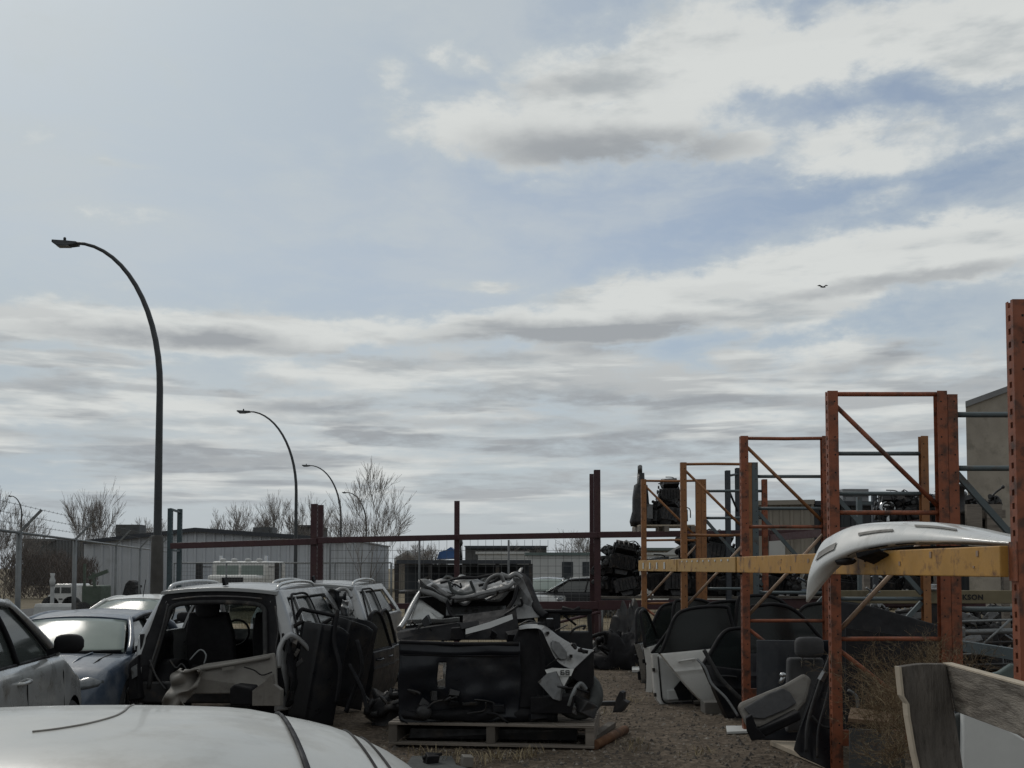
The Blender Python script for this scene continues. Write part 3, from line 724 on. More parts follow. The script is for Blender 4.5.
q, _, _ = shed('long low flat roofed building behind the caravan', 'building', 'flat_roof_building', 466, 546, 100, 547, 547, 14, None, 'grey_panel', 'grey_roof', 'dark_trim', 1)
q, _, _ = shed('long pale green roofed warehouse beyond the houses', 'building', 'warehouse', 606, 740, 105, 549, 549, 20, None, 'tan_wall', 'green_grey', 'green_grey', 1)
for (pl, pr, ye, ax, ay, lab) in ((618,634,553,626,541,'narrow white gabled house beside the engine pile'),(664,700,556,682,545,'small grey gabled house seen through the orange rack'),(395,420,560,408,552,'low gabled hut behind the mesh fence')):
    shed(lab, 'house', 'gabled_house', pl, pr, 82, ye, ye, 8, (ax, ay), 'tan_wall', 'grey_roof', 'white_wall', .3)
# dark open shelter with salvage
Y = 34; a, b = P(397, 560, Y), P(531, 562, Y)
sh = thing('open_shelter', 'long dark open shelter with flat roof behind the rack', 'shelter', ((a.x+b.x)/2, Y, 0))
q = MB(); q.bx(a.x, b.x, Y-.2, Y+2.6, a.z-.12, a.z); q.build('roof', M['dark_trim'], sh)
q = MB(); q.bx(a.x, b.x, Y+2.5, Y+2.58, .1, a.z-.13); q.build('back_wall', M['slate_wall'], sh)
for f in (0, .25, .5, .75, 1):
    q = MB(); x = a.x + (b.x-a.x)*f; q.bx(x-.06, x+.06, Y-.1, Y+.02, 0, a.z-.125); q.build('post', M['dark_metal'], sh)
q = MB(); q.bx(a.x, b.x, Y-.06, Y+2.4, 1.02, 1.1); q.build('shelf', M['dark_metal'], sh)
rg = random.Random(5)
for i in range(14):
    x = a.x + (b.x-a.x)*rg.uniform(.08,.95); q = MB(); wd = rg.uniform(.4, 1.0)
    q.tube(smooth_path([(x,Y+.1,1.15),(x+wd*.3,Y+.05,1.15+rg.uniform(.1,.45)),(x+wd*.7,Y+.1,1.15+rg.uniform(.1,.45)),(x+wd,Y+.15,1.15)], 4), rg.uniform(.04,.09), 6)
    tag(q.build('scrap_pipe', M[rg.choice(('alu','white_wall','dark_metal','galv'))]), 'bent scrap pipe lying among others on the shelter shelf', 'pipe', 'scrap pipes on the shelter shelf')
q = MB(); c = P(447, 552, Y); q.slab([P(437,559,Y), P(458,559,Y), P(458,553,Y), P(450,547,Y), P(446,550,Y), P(439,552,Y)], (0,1.0,0)); q.crumple(.03, 3)
tag(q.build('tarp', M['tarp_blue']), 'small blue tarp bundle lying on the shelter roof', 'tarp')
q = MB(); q.tube([P(461,560,Y), P(460,545,Y)], .05, 6); q.ball(P(460,543,Y), (.2,.2,.25), 8); tag(q.build('vent_pipe', M['dark_metal']), 'short dark vent pipe standing beside the blue tarp', 'pipe')
# white pickup cab, semi truck behind the fences
def cab(name, label, px0, px1, py_top, py_belt, py_bot, Y, facing='side'):
    a, b = P(px0, py_top, Y), P(px1, py_top, Y); zb = P(px0, py_belt, Y).z; z0 = max(.35, P(px0, py_bot, Y).z)
    root = thing(name, label, 'truck', ((a.x+b.x)/2, Y, 0)); w_ = b.x-a.x
    q = MB(); q.slab([(a.x,Y,z0),(b.x,Y,z0),(b.x,Y,zb),(b.x-.02,Y,a.z-.05),(b.x-.1,Y,a.z),(a.x+w_*.30,Y,a.z),(a.x+w_*.12,Y,zb),(a.x,Y,zb-.06)], (0,1.8,0)); q.build('body', M['white_paint'], root, bevel=.03)
    for f0, f1 in ((.22,.48),(.54,.92)):
        q = MB(); q.slab([(a.x+w_*f0,Y-.012,zb+.03),(a.x+w_*f1,Y-.012,zb+.03),(a.x+w_*f1,Y-.012,a.z-.13),(a.x+w_*(f0+.08 if f0<.3 else f0),Y-.012,a.z-.13)], (0,.02,0)); q.build('window', M['glass'], root)
    q = MB(); q.box((a.x+w_*.52, Y-.02, zb-.2), (.14,.03,.05)); q.build('handle', M['dark_metal'], root)
    for f in (.1, .92):
        q = MB(); q.lathe([(.25,-.1),(.36,-.1),(.36,.1),(.25,.1)], 16, Matrix.Translation((a.x+w_*f, Y+.1, .36)) @ Matrix.Rotation(R(90),4,'X')); q.build('wheel', M['rubber'], root)
    return root
cab('pickup_truck', 'small white pickup truck cab behind the fence at left', 48, 73, 584, 594, 612, 42)
q = MB(); c = P(52.5, 580, 41); q.lathe([(.10,0),(.12,.2),(.07,.35),(.10,.5)], 8, Matrix.Translation((c.x, 41, P(0,586,41).z))); 
q.bx(c.x-.06, c.x+.06, 40.95, 41.05, 0, P(0,586,41).z)
tag(q.build('marker_post', M['white_wall']), 'slim white marker post beside the pickup cab', 'post')
# semi truck front seen through the fence
Y = 46; c = P(240, HOR, Y); zt_ = P(240, 559, Y).z
st_ = thing('semi_truck', 'white semi truck cab facing the yard behind the fence', 'truck', (c.x, Y, 0))
q = MB(); q.bx(c.x-1.25, c.x+1.25, Y, Y+3.5, .7, zt_-.1); q.bx(c.x-1.1, c.x+1.1, Y-1.2, Y+.02, .6, 1.55); q.build('body', M['white_paint'], st_, bevel=.12)
q = MB(); q.bx(c.x-1.02, c.x-.06, Y-.02, Y+.03, 1.35, zt_-.28); q.bx(c.x+.06, c.x+1.02, Y-.02, Y+.03, 1.35, zt_-.28); q.build('windscreen', M['windscreen'], st_)
for sx in (-1, 1):
    q = MB(); q.bx(c.x+sx*1.72-.14, c.x+sx*1.72+.14, Y-.3, Y-.1, 1.3, 2.05); q.bar((c.x+sx*1.25,Y,1.9),(c.x+sx*1.6,Y-.2,1.9),.04,.04); q.build('wing_mirror', M['dark_metal'], st_, bevel=.03)
    q = MB(); q.tube([(c.x+sx*1.0,Y+.6,1.4),(c.x+sx*1.0,Y+.6,zt_+.15)], .08, 8); q.build('exhaust_stack', M['chrome'], st_)
    q = MB(); q.box((c.x+sx*.85, Y-1.22, 1.1), (.35,.06,.22)); q.build('headlight', M['lamp_lens'], st_)
    q = MB(); q.lathe([(.3,-.14),(.5,-.14),(.5,.14),(.3,.14)], 16, Matrix.Translation((c.x+sx*1.0, Y-.3, .5)) @ Matrix.Rotation(R(90),4,'Y')); q.build('wheel', M['rubber'], st_)
for f in (-.8, -.3, .3, .8):
    q = MB(); q.ball((c.x+f, Y+.2, zt_-.04), (.3,.2,.16), 8); q.build('roof_lamp', M['white_wall'], st_)
q = MB(); q.bx(c.x-.45, c.x+.45, Y-1.24, Y-1.19, .75, 1.45); q.build('grille', M['dark_metal'], st_)
# concrete barrier and green plant behind the left fence
q = MB(); a, b = P(33, 604, 38), P(70, 604, 38); q.slab([(a.x,38,0),(b.x,38,0),(b.x,38.1,a.z-.1),(b.x,38.2,a.z),(a.x,38.2,a.z),(a.x,38.1,a.z-.1)], (0,.4,0)); tag(q.build('concrete_barrier', M['white_wall']), 'low pale concrete barrier in front of the pickup cab', 'barrier')
Y = 36; c = P(92, HOR, Y)
eq = thing('yard_tractor', 'dull green yard machine half hidden behind the cars', 'machine', (c.x, Y, 0))
q = MB(); q.bx(c.x-.35, c.x+.30, Y, Y+1.0, .3, 1.25); q.build('body', M['green_paint'], eq, bevel=.05)
q = MB(); q.bx(c.x-.3, c.x-.22, Y, Y+.06, 1.2, 2.0); q.bar((c.x-.1,Y,1.5),(c.x+.55,Y,1.75),.09,.12); q.bar((c.x+.1,Y,1.2),(c.x+.05,Y,1.7),.08,.08); q.build('boom', M['green_paint'], eq)
for sx in (-.3,.3):
    q = MB(); q.lathe([(.15,-.1),(.35,-.1),(.35,.1),(.15,.1)], 14, Matrix.Translation((c.x+sx, Y, .35)) @ Matrix.Rotation(R(90),4,'X')); q.build('wheel', M['rubber'], eq)
# a dark satellite-dish shaped scrap behind the white roof
q = MB(); a = P(127, 590, 30); q.slab([P(121,598,30), P(125,584,30), P(129,580,30), P(134,582,30), P(136,598,30)], (0,.5,0)); q.bar(P(132,588,30), P(142,586,30), .06,.08); q.tube([V((a.x,30.2,0)), P(128,590,30.2)], .08, 6)
tag(q.build('tractor_seat', M['black_plastic'], bevel=.03), 'dark worn tractor seat on a post above the white car', 'seat')
# bird
c = P(823, 287, 60); q = MB(); q.ball(c, (.34,.10,.09), 8)
for s in (-1,1): q.slab([c+V((s*.02,-.03,.02)), c+V((s*.05,-.03,.05)), c+V((s*.18,.02,.14)), c+V((s*.30,.02,.10)), c+V((s*.16,.05,.08))], (0,.1,.0))
tag(q.build('bird', M['bird']), 'tiny dark bird gliding high at the right of the sky', 'bird')

# parked cars and clutter in the next yard
# ------------------------------------------------------------------ pallet racks
PS = .085
def rack_post(mb, c, z0, z1, face, s=PS, slots=True, mi=0, mh=1):
    """C-shaped post: flanges to front and back, slotted face towards `face` (+1/-1 along x)"""
    t = .004; x, y = c[0], c[1]; h = s/2; xf = x + face*h
    mb.bx(min(x-h, x+h), max(x-h, x+h), y-h, y-h+t, z0, z1, mi); mb.bx(x-h, x+h, y+h-t, y+h, z0, z1, mi)
    ya, yb = y-h+t, y+h-t; xa, xb = sorted((xf, xf-face*t))
    if slots:
        mb.bx(xa, xb, ya, ya+.024, z0, z1, mi); mb.bx(xa, xb, yb-.024, yb, z0, z1, mi)
        z = z0
        while z < z1-.03: mb.bx(xa, xb, ya+.024, yb-.024, z, min(z+.042, z1), mi); z += .076
    else: mb.bx(xa, xb, ya, yb, z0, z1, mi)
    z = z0+.06                                        # bolt holes in the flange that faces the aisle end
    while z < z1-.02:
        mb.bx(x-.006-face*.012, x+.006-face*.012, y-h-.0015, y-h, z, z+.012, mh); z += .152
def foot(mb, c, s=PS): mb.bx(c[0]-s*.9, c[0]+s*.9, c[1]-s*.8, c[1]+s*.8, 0, .012)
def frame(root, c0, c1, top, mp, mbrace, pale, lev=(3.335, 2.32, 1.25, .42), s=PS, low_plate=True, diag0=0, name='upright_post'):
    for c, fc in ((c0, -1), (c1, 1)):
        q = MB(); rack_post(q, c, .01, top, fc, s); foot(q, c, s); q.build(name, [M[mp], M['hole']], root)
    a, b = V(c0), V(c1); a.z = b.z = 0; d = (b-a).normalized(); a = a + d*(s/2-.01); b = b - d*(s/2-.01); k = top/3.36
    L = [z*k for z in lev]
    for i, z in enumerate(L):
        if i == len(L)-1 and low_plate:
            q = MB(); q.bar(a+V((0,0,z)), b+V((0,0,z)), .05, .13); q.build('base_plate', M[mp], root)
        else:
            q = MB(); q.tube([a+V((0,-.01,z)), a.lerp(b,.5)+V((0,-.01,z+rnd.uniform(-.008,.008))), b+V((0,-.01,z))], .02, 6); q.build('brace', M[mbrace], root)
    for i in range(len(L)-1):
        z0, z1 = L[i]-.09, L[i+1]+.06
        p, q_ = (a, b) if (i+diag0) % 2 == 0 else (b, a)
        q = MB(); q.tube([p+V((0,.015,z0)), q_+V((0,.015,z1))], .02, 6); q.build('brace', M[pale[min(i, len(pale)-1)]], root)
HR = 3.36; YS = [5.88, 8.93, 11.99, 15.0, 17.85]
FX = [P(px, HOR, y).x for px, y in zip((1022.5, 834, 745, 684, 644), YS)]
WR = .93
front = thing('pallet_rack', 'orange pallet rack with yellow beam beside the gravel aisle', 'pallet rack', (FX[0], YS[0], 0))
cols = ['orange', 'orange', 'orange', 'tan_orange', 'tan_orange']
for i, (x, y) in enumerate(zip(FX, YS)):
    frame(front, (x, y, 0), (x+WR, y, 0), HR, cols[i], 'orange' if i < 3 else 'tan_orange', ['orange' if i < 2 else 'tan_orange', 'lit_brace_bolt', 'orange'])
zt, zb = P(742, 557, 11.99).z, P(742, 572.5, 11.99).z
for i in range(4):
    y0, y1 = YS[i]+.0, YS[i+1]; a = V((FX[i]-PS/2-.034, y0+.05, 0)); b = V((FX[i+1]-PS/2-.034, y1-.05, 0)); zz = V((0,0,(zt+zb)/2))
    q = MB(); q.bar(a+zz, b+zz, .052, zt-zb); o = q.build('beam', M['yellow' if i < 2 else 'pale_yellow'], front, bevel=.006)
    for e, s_ in ((a, 1), (b, -1)):
        q = MB(); e2 = e + V((.028, s_*-.05, 0)) + zz; q.bx(e2.x-.006, e2.x+.002, e2.y-.045, e2.y+.045, e2.z-.11, e2.z+.11)
        q.build('beam_hook', M['orange' if i < 3 else 'tan_orange'], o)
    for k in range(7 if i < 2 else 4):      # bolts
        t = rnd.uniform(.05, .95); p = a.lerp(b, t) + zz + V((-.0275, 0, rnd.uniform(-.05,.05))); q = MB(); q.box(p, (.006, rnd.uniform(.015,.03), rnd.uniform(.012,.045)))
        q.build('bolt', M['lit_brace_bolt'], o)
    if i == 3:
        for k in range(4):
            p = a.lerp(b, .28+.19*k) + zz + V((-.0285,0,0)); q = MB(); q.box(p, (.004, .14, .10)); q.build('sticker_hole_mark', M['plate'], o)
    if i == 2:
        for k in range(9):
            p = a.lerp(b, .10+.10*k) + zz + V((-.0285,0,.055)); q = MB(); q.box(p, (.004, .07, .022)); q.build('sticker_hole_mark', M['plate'], o)  # bright holes along the beam, put in as white plates
    # the beam on the far face of the same row, lower
    c0 = V((FX[i]+WR+PS/2+.028, y0+.05, .98)); c1 = V((FX[i+1]+WR+PS/2+.028, y1-.05, .98))
# second row, back to back
back = thing('pallet_rack', 'grey and orange pallet rack back to back behind the yellow beam', 'pallet rack', (FX[0]+1.1, YS[0], 0))
BX = [x+WR+.089 for x in FX]; BW = 1.04
bc = [('orange','tan_orange'),('orange','tan_orange'),('orange','tan_orange'),('greyblue','tan_orange'),('tan_orange','orange')]
for i, (x, y) in enumerate(zip(BX, YS)):
    top = HR if i != 1 else HR-.03; c0, c1 = (x, y, 0), (x+BW, y, 0)
    for c, fc, m_ in ((c0,-1,bc[i][0]), (c1,1,bc[i][1])):
        q = MB(); rack_post(q, c, .01, top, fc, PS); foot(q, c); q.build('upright_post', [M[m_], M['hole']], back)
    a, b = V(c0)+V((PS/2,0,0)), V(c1)-V((PS/2,0,0))
    for z in (3.16, 2.70, 1.5, .42):
        q = MB(); q.tube([a+V((0,0,z)), b+V((0,0,z))], .024, 6); q.build('brace', M['greyblue'], back)
    for z0, z1, fl_ in ((2.66, 1.56, 0), (1.46, .46, 1)):
        q = MB(); p, r_ = (a, b) if not fl_ else (b, a); q.bar(p+V((0,.02,z0)), r_+V((0,.02,z1)), .04, .05); q.build('brace', M['greyblue'], back)
for i in (0, 1, 2, 3):
    for zq in ((1.02,) if i < 2 else (2.36,)):
        q = MB(); q.bar((BX[i]+BW+PS/2+.03, YS[i]+.05, zq), (BX[i+1]+BW+PS/2+.03, YS[i+1]-.05, zq), .05, .11); q.build('beam', M['greyblue' if i < 2 else 'maroon'], back)
# grey ladder frame standing further back
YL = 20; a, b = P(859, 497, YL), P(874, 492, YL)
lf = thing('ladder_frame', 'narrow grey ladder frame standing behind the white bumper', 'frame', (a.x, YL, 0))
for p, m_ in ((a,'greyblue'),(b,'slate_wall')):
    q = MB(); q.bx(p.x-.045, p.x+.045, YL-.045, YL+.045, 0, p.z); q.build('upright_post', M[m_], lf)
for z in (a.z-.12, a.z-1.0, a.z-1.9, .4):
    q = MB(); q.bar((a.x+.045, YL, z), (b.x-.045, YL, z), .05, .05); q.build('rung', M['greyblue'], lf)
# maroon rack row across the back of the yard
mr = thing('pallet_rack', 'maroon pallet rack crossing the back of the yard', 'pallet rack', (0, 22, 0))
YM = 22.0
def mpost(px, py, m_='maroon', w_=.105, Y=YM, slots=True):
    t = P(px, py, Y); q = MB(); rack_post(q, (t.x, Y, 0), .01, t.z, 1, w_, slots); foot(q, (t.x, Y, 0), w_); q.build('upright_post', [M[m_], M['hole']], mr); return t
tp = [mpost(170.5, 508.5, 'teal', .085, 20.5), mpost(180, 509, 'teal', .085, 21.6)]
mpost(314.5, 504, 'maroon', .115, 19.4); mpost(321, 505, 'maroon', .095, 20.4)
mpost(457, 501, 'maroon', .11, 22.1)
mpost(591.5, 474, 'maroon', .085, 22.6); mpost(597, 470, 'maroon', .13, 21.8)
for px, py in ((727.5, 470.5),(737.5, 468)): mpost(px, py, 'slate_wall', .10, 21.4 if px < 730 else 22.2)
for z in (3.0, 2.2, 1.4): q = MB(); q.bar((tp[0].x, 20.5, z), (tp[1].x, 21.6, z), .04, .04); q.build('brace', M['teal'], mr)
def mbeam(p0, p1, h, m_='maroon', nm='beam'):
    q = MB(); q.bar(P(*p0), P(*p1), .06, h); return q.build(nm, M[m_], mr, bevel=.008)
mbeam((171,546,20.4),(317,541.5,19.3),.115); mbeam((317,540.5,19.3),(457,537.3,21.95),.115); mbeam((457,537.3,21.95),(598,535,21.7),.12); mbeam((598,535,21.7),(770,533,21.8),.12); mbeam((770,533,21.8),(1010,530,22.2),.12)
mbeam((324,607,21.8),(457,605.5,21.95),.12); mbeam((457,605.5,21.95),(598,605.2,21.7),.16); mbeam((598,605.2,21.7),(770,604,21.8),.20); mbeam((770,604,21.8),(985,600,22.2),.20)
for x0, x1 in ((600,770),(770,985)):       # second row of beams behind and a deck for the engines to stand on
    a, b = P(x0, 606, 22.9), P(x1, 604, 23.0); q = MB(); q.bar(a, b, .06, .14); q.build('beam', M['maroon'], mr)
    q = MB(); a, b = P(x0, 602, 21.9), P(x1, 601, 21.9); q.bx(a.x, b.x, 21.75, 23.1, a.z+.075, a.z+.115); q.build('deck_board', M['wood_dark'], mr)
    q = MB(); a, b = P(x0, 534, 22.9), P(x1, 532, 23.0); q.bar(a, b, .06, .10); q.build('beam', M['maroon'], mr)
for px in (727,):
    q = MB(); q.tube([P(727,486,21.4), P(738,512,22.2)], .025, 6); q.build('brace', M['slate_wall'], mr); q = MB(); q.tube([P(727,476,21.4), P(738,474,22.2)], .025, 6); q.build('brace', M['slate_wall'], mr)
# ------------------------------------------------------------------ engines
def engine(label, loc, rz, sc, seed, group, tilt=0):
    rg = random.Random(seed); root = thing('engine', label, 'engine', loc, rz, group); root.rotation_euler = (0, tilt, rz); root.scale = (sc,)*3
    q = MB(); q.bx(-.28,.28,-.22,.22,.16,.55); q.bx(-.34,-.27,-.2,.2,.2,.5); q.bx(.27,.36,-.24,.24,.12,.5)
    for i in range(5): q.bx(-.24+i*.1,-.21+i*.1,-.25,.25,.2,.5)
    q.slab([(-.2,-.17,.16),(.2,-.17,.16),(.15,-.12,.0),(-.15,-.12,.0)], (0,.3,0)); q.crumple(.02, 6, seed); q.build('engine_block', M['grease'], root, world=False, bevel=.012)
    q = MB()
    for s in (-1,1):
        q.slab([(-.27,s*.08,.55),(.27,s*.08,.55),(.27,s*.30,.70),(-.27,s*.30,.70)], (0,s*-.06,.12))
    q.crumple(.02, 7, seed+1); q.build('cylinder_head', M['grease' if seed % 3 else 'alu'], root, world=False, bevel=.012)
    q = MB()
    for i in range(4): q.tube(smooth_path([(-.2+i*.13,.0,.58),(-.2+i*.13,.02,.80),(-.2+i*.13,.16,.86),(-.2+i*.13,.28,.74)],4), .034, 6)
    q.tube([(-.28,0,.82),(.25,0,.84)], .06, 8); q.build('manifold', M['dark_metal' if seed % 2 else 'alu'], root, world=False)
    for (y, z, r) in ((0,.30,.12),(-.17,.48,.075),(.17,.44,.08),(.02,.60,.06)):
        q = MB(); q.lathe([(r*.4,0),(r,.005),(r*.85,.02),(r,.04),(r*.3,.045)], 14, Matrix.Translation((-.40,y,z)) @ Matrix.Rotation(R(90),4,'Y')); q.build('pulley', M['dark_metal'], root, world=False)
    q = MB()
    for i in range(5):
        a = V((rg.uniform(-.3,.3), rg.uniform(-.25,.25), rg.uniform(.5,.8))); b = V((rg.uniform(-.4,.4), rg.uniform(-.35,.35), rg.uniform(.1,.95)))
        q.tube(smooth_path([a, (a+b)/2 + V((rg.uniform(-.2,.2), rg.uniform(-.2,.2), rg.uniform(.0,.25))), b], 5), rg.uniform(.012,.024), 5)
    q.build('hose', M['black_plastic'], root, world=False)
    return root
protos = [engine('greasy scrap engine with loose hoses piled among others on the rack shelf', (0,0,0), 0, 1, s, 'engines piled on the rack shelf') for s in (1,2,3)]
usedp = [False]*3; re_ = random.Random(2)
def place_engine(x, y, z, sc, label, group, tilt=0):
    i = re_.randrange(3)
    if not usedp[i]: o = protos[i]; usedp[i] = True
    else: o = copy_tree(protos[i])
    o.location = (x, y, z); o.rotation_euler = (re_.uniform(-.2,.2), tilt + re_.uniform(-.25,.25), re_.uniform(0, 6.28)); o.scale = (sc*re_.uniform(.9,1.1),)*3
    o['label'] = label; o['group'] = group
LB1 = 'greasy black engine heaped on the low shelf right of the maroon post'; G1 = 'engines heaped on the low maroon shelf'
zs = P(620, 602, 21.9).z + .115
for row, (z, n, x0, x1) in enumerate(((0, 4, 604, 640),(.46, 3, 606, 632))):
    for k in range(n): place_engine(P(x0+(x1-x0)*(k+.5)/n, HOR, 22.4).x, 22.2+.35*re_.random(), zs+z, .72, LB1, G1)
LB2 = 'greasy engine stacked on the low maroon shelf behind the orange rack posts'; G2 = 'engines on the low shelf behind the orange rack'
for row, (z, n, x0, x1) in enumerate(((0, 7, 655, 745),(.6, 3, 690, 720))):
    for k in range(n): place_engine(P(x0+(x1-x0)*(k+.5)/n, HOR, 22.4).x, 22.2+.35*re_.random(), zs+z, .85, LB2, G2)
LB3 = 'dark engine sitting on the low maroon shelf below the white bumper'; G3 = 'engines on the low shelf below the bumper'
for k in range(8): place_engine(P(768+k*24, HOR, 22.4).x, 22.3, zs, .72, LB3, G3)
# pallet with engines on the upper beam
zu = P(655, 535, 22).z + .06
up_ = thing('pallet', 'wooden pallet carrying engines on top of the maroon beam', 'pallet', P(660, HOR, 22.3).xy.to_3d()+V((0,0,zu)))
a, b = P(636, 520, 22.3), P(690, 520, 22.3)
q = MB()
for k in range(6): q.bx(a.x, b.x, 21.7+k*.24, 21.85+k*.24, zu+.12, zu+.145)
q.build('deck_board', M['wood_end'], up_)
for f in (0, .45, .93): q = MB(); q.bx(a.x+(b.x-a.x)*f, a.x+(b.x-a.x)*f+.1, 21.7, 23.05, zu, zu+.12); q.build('stringer', M['wood_grey'], up_)
zu2 = zu + .14
LB4 = 'greasy engine perched on the pallet above the maroon beam'; G4 = 'engines on the high pallet'
for px, z, s in ((655,0,.62),(666,0,.72),(676,0,.68),(671,.46,.62)): place_engine(P(px, HOR, 22.3).x, 22.35, zu2+z, s, LB4, G4)
q = MB(); c = P(641, 505, 22.3)                           # upright gearbox at the pallet edge
gb = thing('gearbox', 'gearbox standing on end at the left edge of the high pallet', 'gearbox', (c.x, 22.3, zu2))
q.lathe([(.24,0),(.26,.1),(.20,.3),(.17,.6),(.15,.85),(.09,.9),(.08,1.12)], 14, Matrix.Translation((c.x, 22.3, zu2)))
for g_ in range(6): a = g_*1.05; q.bar((c.x+.19*math.cos(a), 22.3+.19*math.sin(a), zu2), (c.x+.13*math.cos(a), 22.3+.13*math.sin(a), zu2+.85), .03,.05)
q.crumple(.03, 4); q.build('housing', M['grease'], gb)
q = MB(); q.lathe([(.05,0),(.05,.18),(.03,.2)], 10, Matrix.Translation((c.x-.02,22.28,zu2+1.1))); q.box((c.x+.16,22.15,zu2+.3),(.12,.12,.3)); q.build('output_shaft', M['alu'], gb)
# scrap on the shelf behind the white bumper, right
YQ = 15.5; za = P(930, 527, YQ).z
tr_ = thing('shelf_rack', 'grey wooden shelf crate with scrap behind the bumper at right', 'shelf', (P(935,HOR,YQ).x, YQ, 0))
x0, x1 = P(862, HOR, YQ).x, P(1005, HOR, YQ).x
q = MB(); q.bx(x0, x1, YQ-.1, YQ+1.0, za-.06, za); q.build('shelf', M['wood_dark'], tr_)
for f in (0, .5, .97): q = MB(); q.bx(x0+(x1-x0)*f, x0+(x1-x0)*f+.09, YQ-.08, YQ+.01, 0, za-.06); q.build('post', M['wood_grey'], tr_)
for px0, px1, py in ((967,1004,514),): 
    q = MB(); a, b = P(px0,py,YQ-.15), P(px1,py,YQ-.15); q.bx(a.x,b.x,YQ-.2,YQ-.14,a.z-.06,a.z+.06); q.build('rail', M['wood_grey'], tr_)
for px in (972, 992): q = MB(); a = P(px,510,YQ-.2); q.bx(a.x-.11,a.x+.11,YQ-.28,YQ-.21,za-.1,a.z+.08); q.build('slat', M['wood_grey'], tr_)
LB5 = 'oily engine on the wooden shelf crate behind the bumper'; G5 = 'engines on the wooden shelf crate'
for px, z, s in ((906,0,.62),(898,.0,.55),(918,.0,.6),(960,0,.6),(973,0,.6),(985,0,.55),(994,.0,.55),(978,.3,.4),(930,0,.55),(945,0,.55)): place_engine(P(px, HOR, YQ).x, YQ+.25, za, s, LB5, G5)
q = MB(); c = P(962, 497, YQ)
q.lathe([(.10,-.25),(.05,-.2),(.035,.1),(.09,.14),(.10,.18),(.02,.2)], 12, Matrix.Translation(c)); q.bx(c.x-.08,c.x+.08,c.y-.06,c.y+.06,za,c.z-.24); tag(q.build('strut_mount', M['dark_metal']), 'spool shaped black strut mount standing upright on the shelf crate', 'car part')
for (pxa, pya, pxb, pyb, lab) in ((990,500,1003,487,'thin rod sticking up at the right end of the shelf crate'),(886,505,903,492,'bent pale bracket among engines behind the bumper')):
    q = MB(); a, b = P(pxa,pya,YQ+.2), P(pxb,pyb,YQ+.2); q.tube(smooth_path([(a.x,a.y,za), a, b], 5), .015, 6); q.ball(b, (.06,.06,.06), 8); tag(q.build('rod', M['dark_metal']), lab, 'rod')
q = MB(); c = P(888, 508, YQ+.1); q.lathe([(.10,-.02),(.13,0),(.10,.02),(.07,0),(.10,-.02)], 18, Matrix.Translation(c) @ Matrix.Rotation(R(80),4,'X') ); q.tube([(c.x,c.y,za),(c.x,c.y,c.z-.1)], .03, 6); tag(q.build('metal_ring', M['chrome']), 'small pale metal ring standing among the engines', 'ring')
# board with lettering, lying across behind frame one
YJ = 13.6; a, b = P(838, 597, YJ), P(1034, 596, YJ)
jb = thing('trailer_board', 'olive tan side board with black lettering behind the orange posts', 'trailer', ((a.x+b.x)/2, YJ, 0))
q = MB(); q.bx(a.x, b.x, YJ, YJ+.06, a.z-.085, a.z+.085); q.build('side_board', M['olive_board'], jb, bevel=.008)
for f in (.06, .50, .94):
    q = MB(); x = a.x+(b.x-a.x)*f; q.bx(x-.04, x+.04, YJ+.065, YJ+.14, 0, a.z+.06); q.build('post', M['dark_metal'], jb)
fc = bpy.data.curves.new('lettering', 'FONT'); fc.body = 'ICKSON'; fc.size = .092; fc.extrude = .002; fc.offset = .003; fc.align_x = 'LEFT'; fc.space_character = 1.15
to = bpy.data.objects.new('lettering', fc); COL.objects.link(to)
dg = bpy.context.evaluated_depsgraph_get(); me = bpy.data.meshes.new_from_object(to.evaluated_get(dg)); bpy.data.objects.remove(to)
lo = bpy.data.objects.new('lettering', me); COL.objects.link(lo); me.materials.clear(); me.materials.append(M['ink']); lo.parent = jb
p = P(954.5, 602, YJ); lo.location = (p.x-jb.location.x, -.004, a.z-.033); lo.rotation_euler = (R(90), 0, 0)
# small scrap lying on that board and wire racks behind
q = MB(); c = P(936, 592, YJ); q.box((c.x, YJ+.03, a.z+.10), (.26,.12,.03)); q.box((c.x-.03, YJ+.03, a.z+.14), (.09,.08,.05)); tag(q.build('metal_bracket', M['chrome'], bevel=.006), 'small pale metal bracket resting on the lettered board', 'bracket')
q = MB(); c = P(872, 592, YJ-.1)
for k in range(5): g_ = k*1.26; q.tube([(c.x,c.y,c.z),(c.x+.1*math.cos(g_),c.y-.02,c.z+.1*math.sin(g_))], .012, 5)
q.ball(c, (.07,.05,.07), 8); q.tube([c, (c.x, YJ, a.z-.02)], .015, 5); tag(q.build('wire_knot', M['galv']), 'star shaped knot of wire hanging on the tan board', 'wire')
YW = 12.4
for n_, (px0, px1, py0, py1, lab) in enumerate(((962,1034,618,700,'leaning stack of steel rods behind the right orange post'),)):
    wr = thing('shelf_unit', 'open steel shelf unit with thin rods below the lettered board', 'shelf', (P(1000,HOR,YW).x, YW, 0))
    for k in range(9):
        py = 620+k*11; a, b = P(948,py+2,YW), P(1040,py-1,YW); q = MB()
        if a.z > .05: q.tube([a, b], .016 if k != 1 else .035, 6); q.build('rod', M['galv' if k in (0,1,3) else 'dark_metal'], wr)
    for px in (946, 1038): q = MB(); a = P(px, 606, YW); q.bx(a.x-.03,a.x+.03,YW+.03,YW+.09,0,a.z); q.build('post', M['dark_metal'], wr)
    q = MB(); q.tube([P(972,654,YW-.1), P(1010,620,YW-.1)], .014, 5); q.build('brace', M['galv'], wr)
    q = MB(); c = P(957, 632, YW-.1); q.box(c, (.16,.12,.13)); q.build('bracket', M['alu'], wr, bevel=.02)
re2 = random.Random(77)
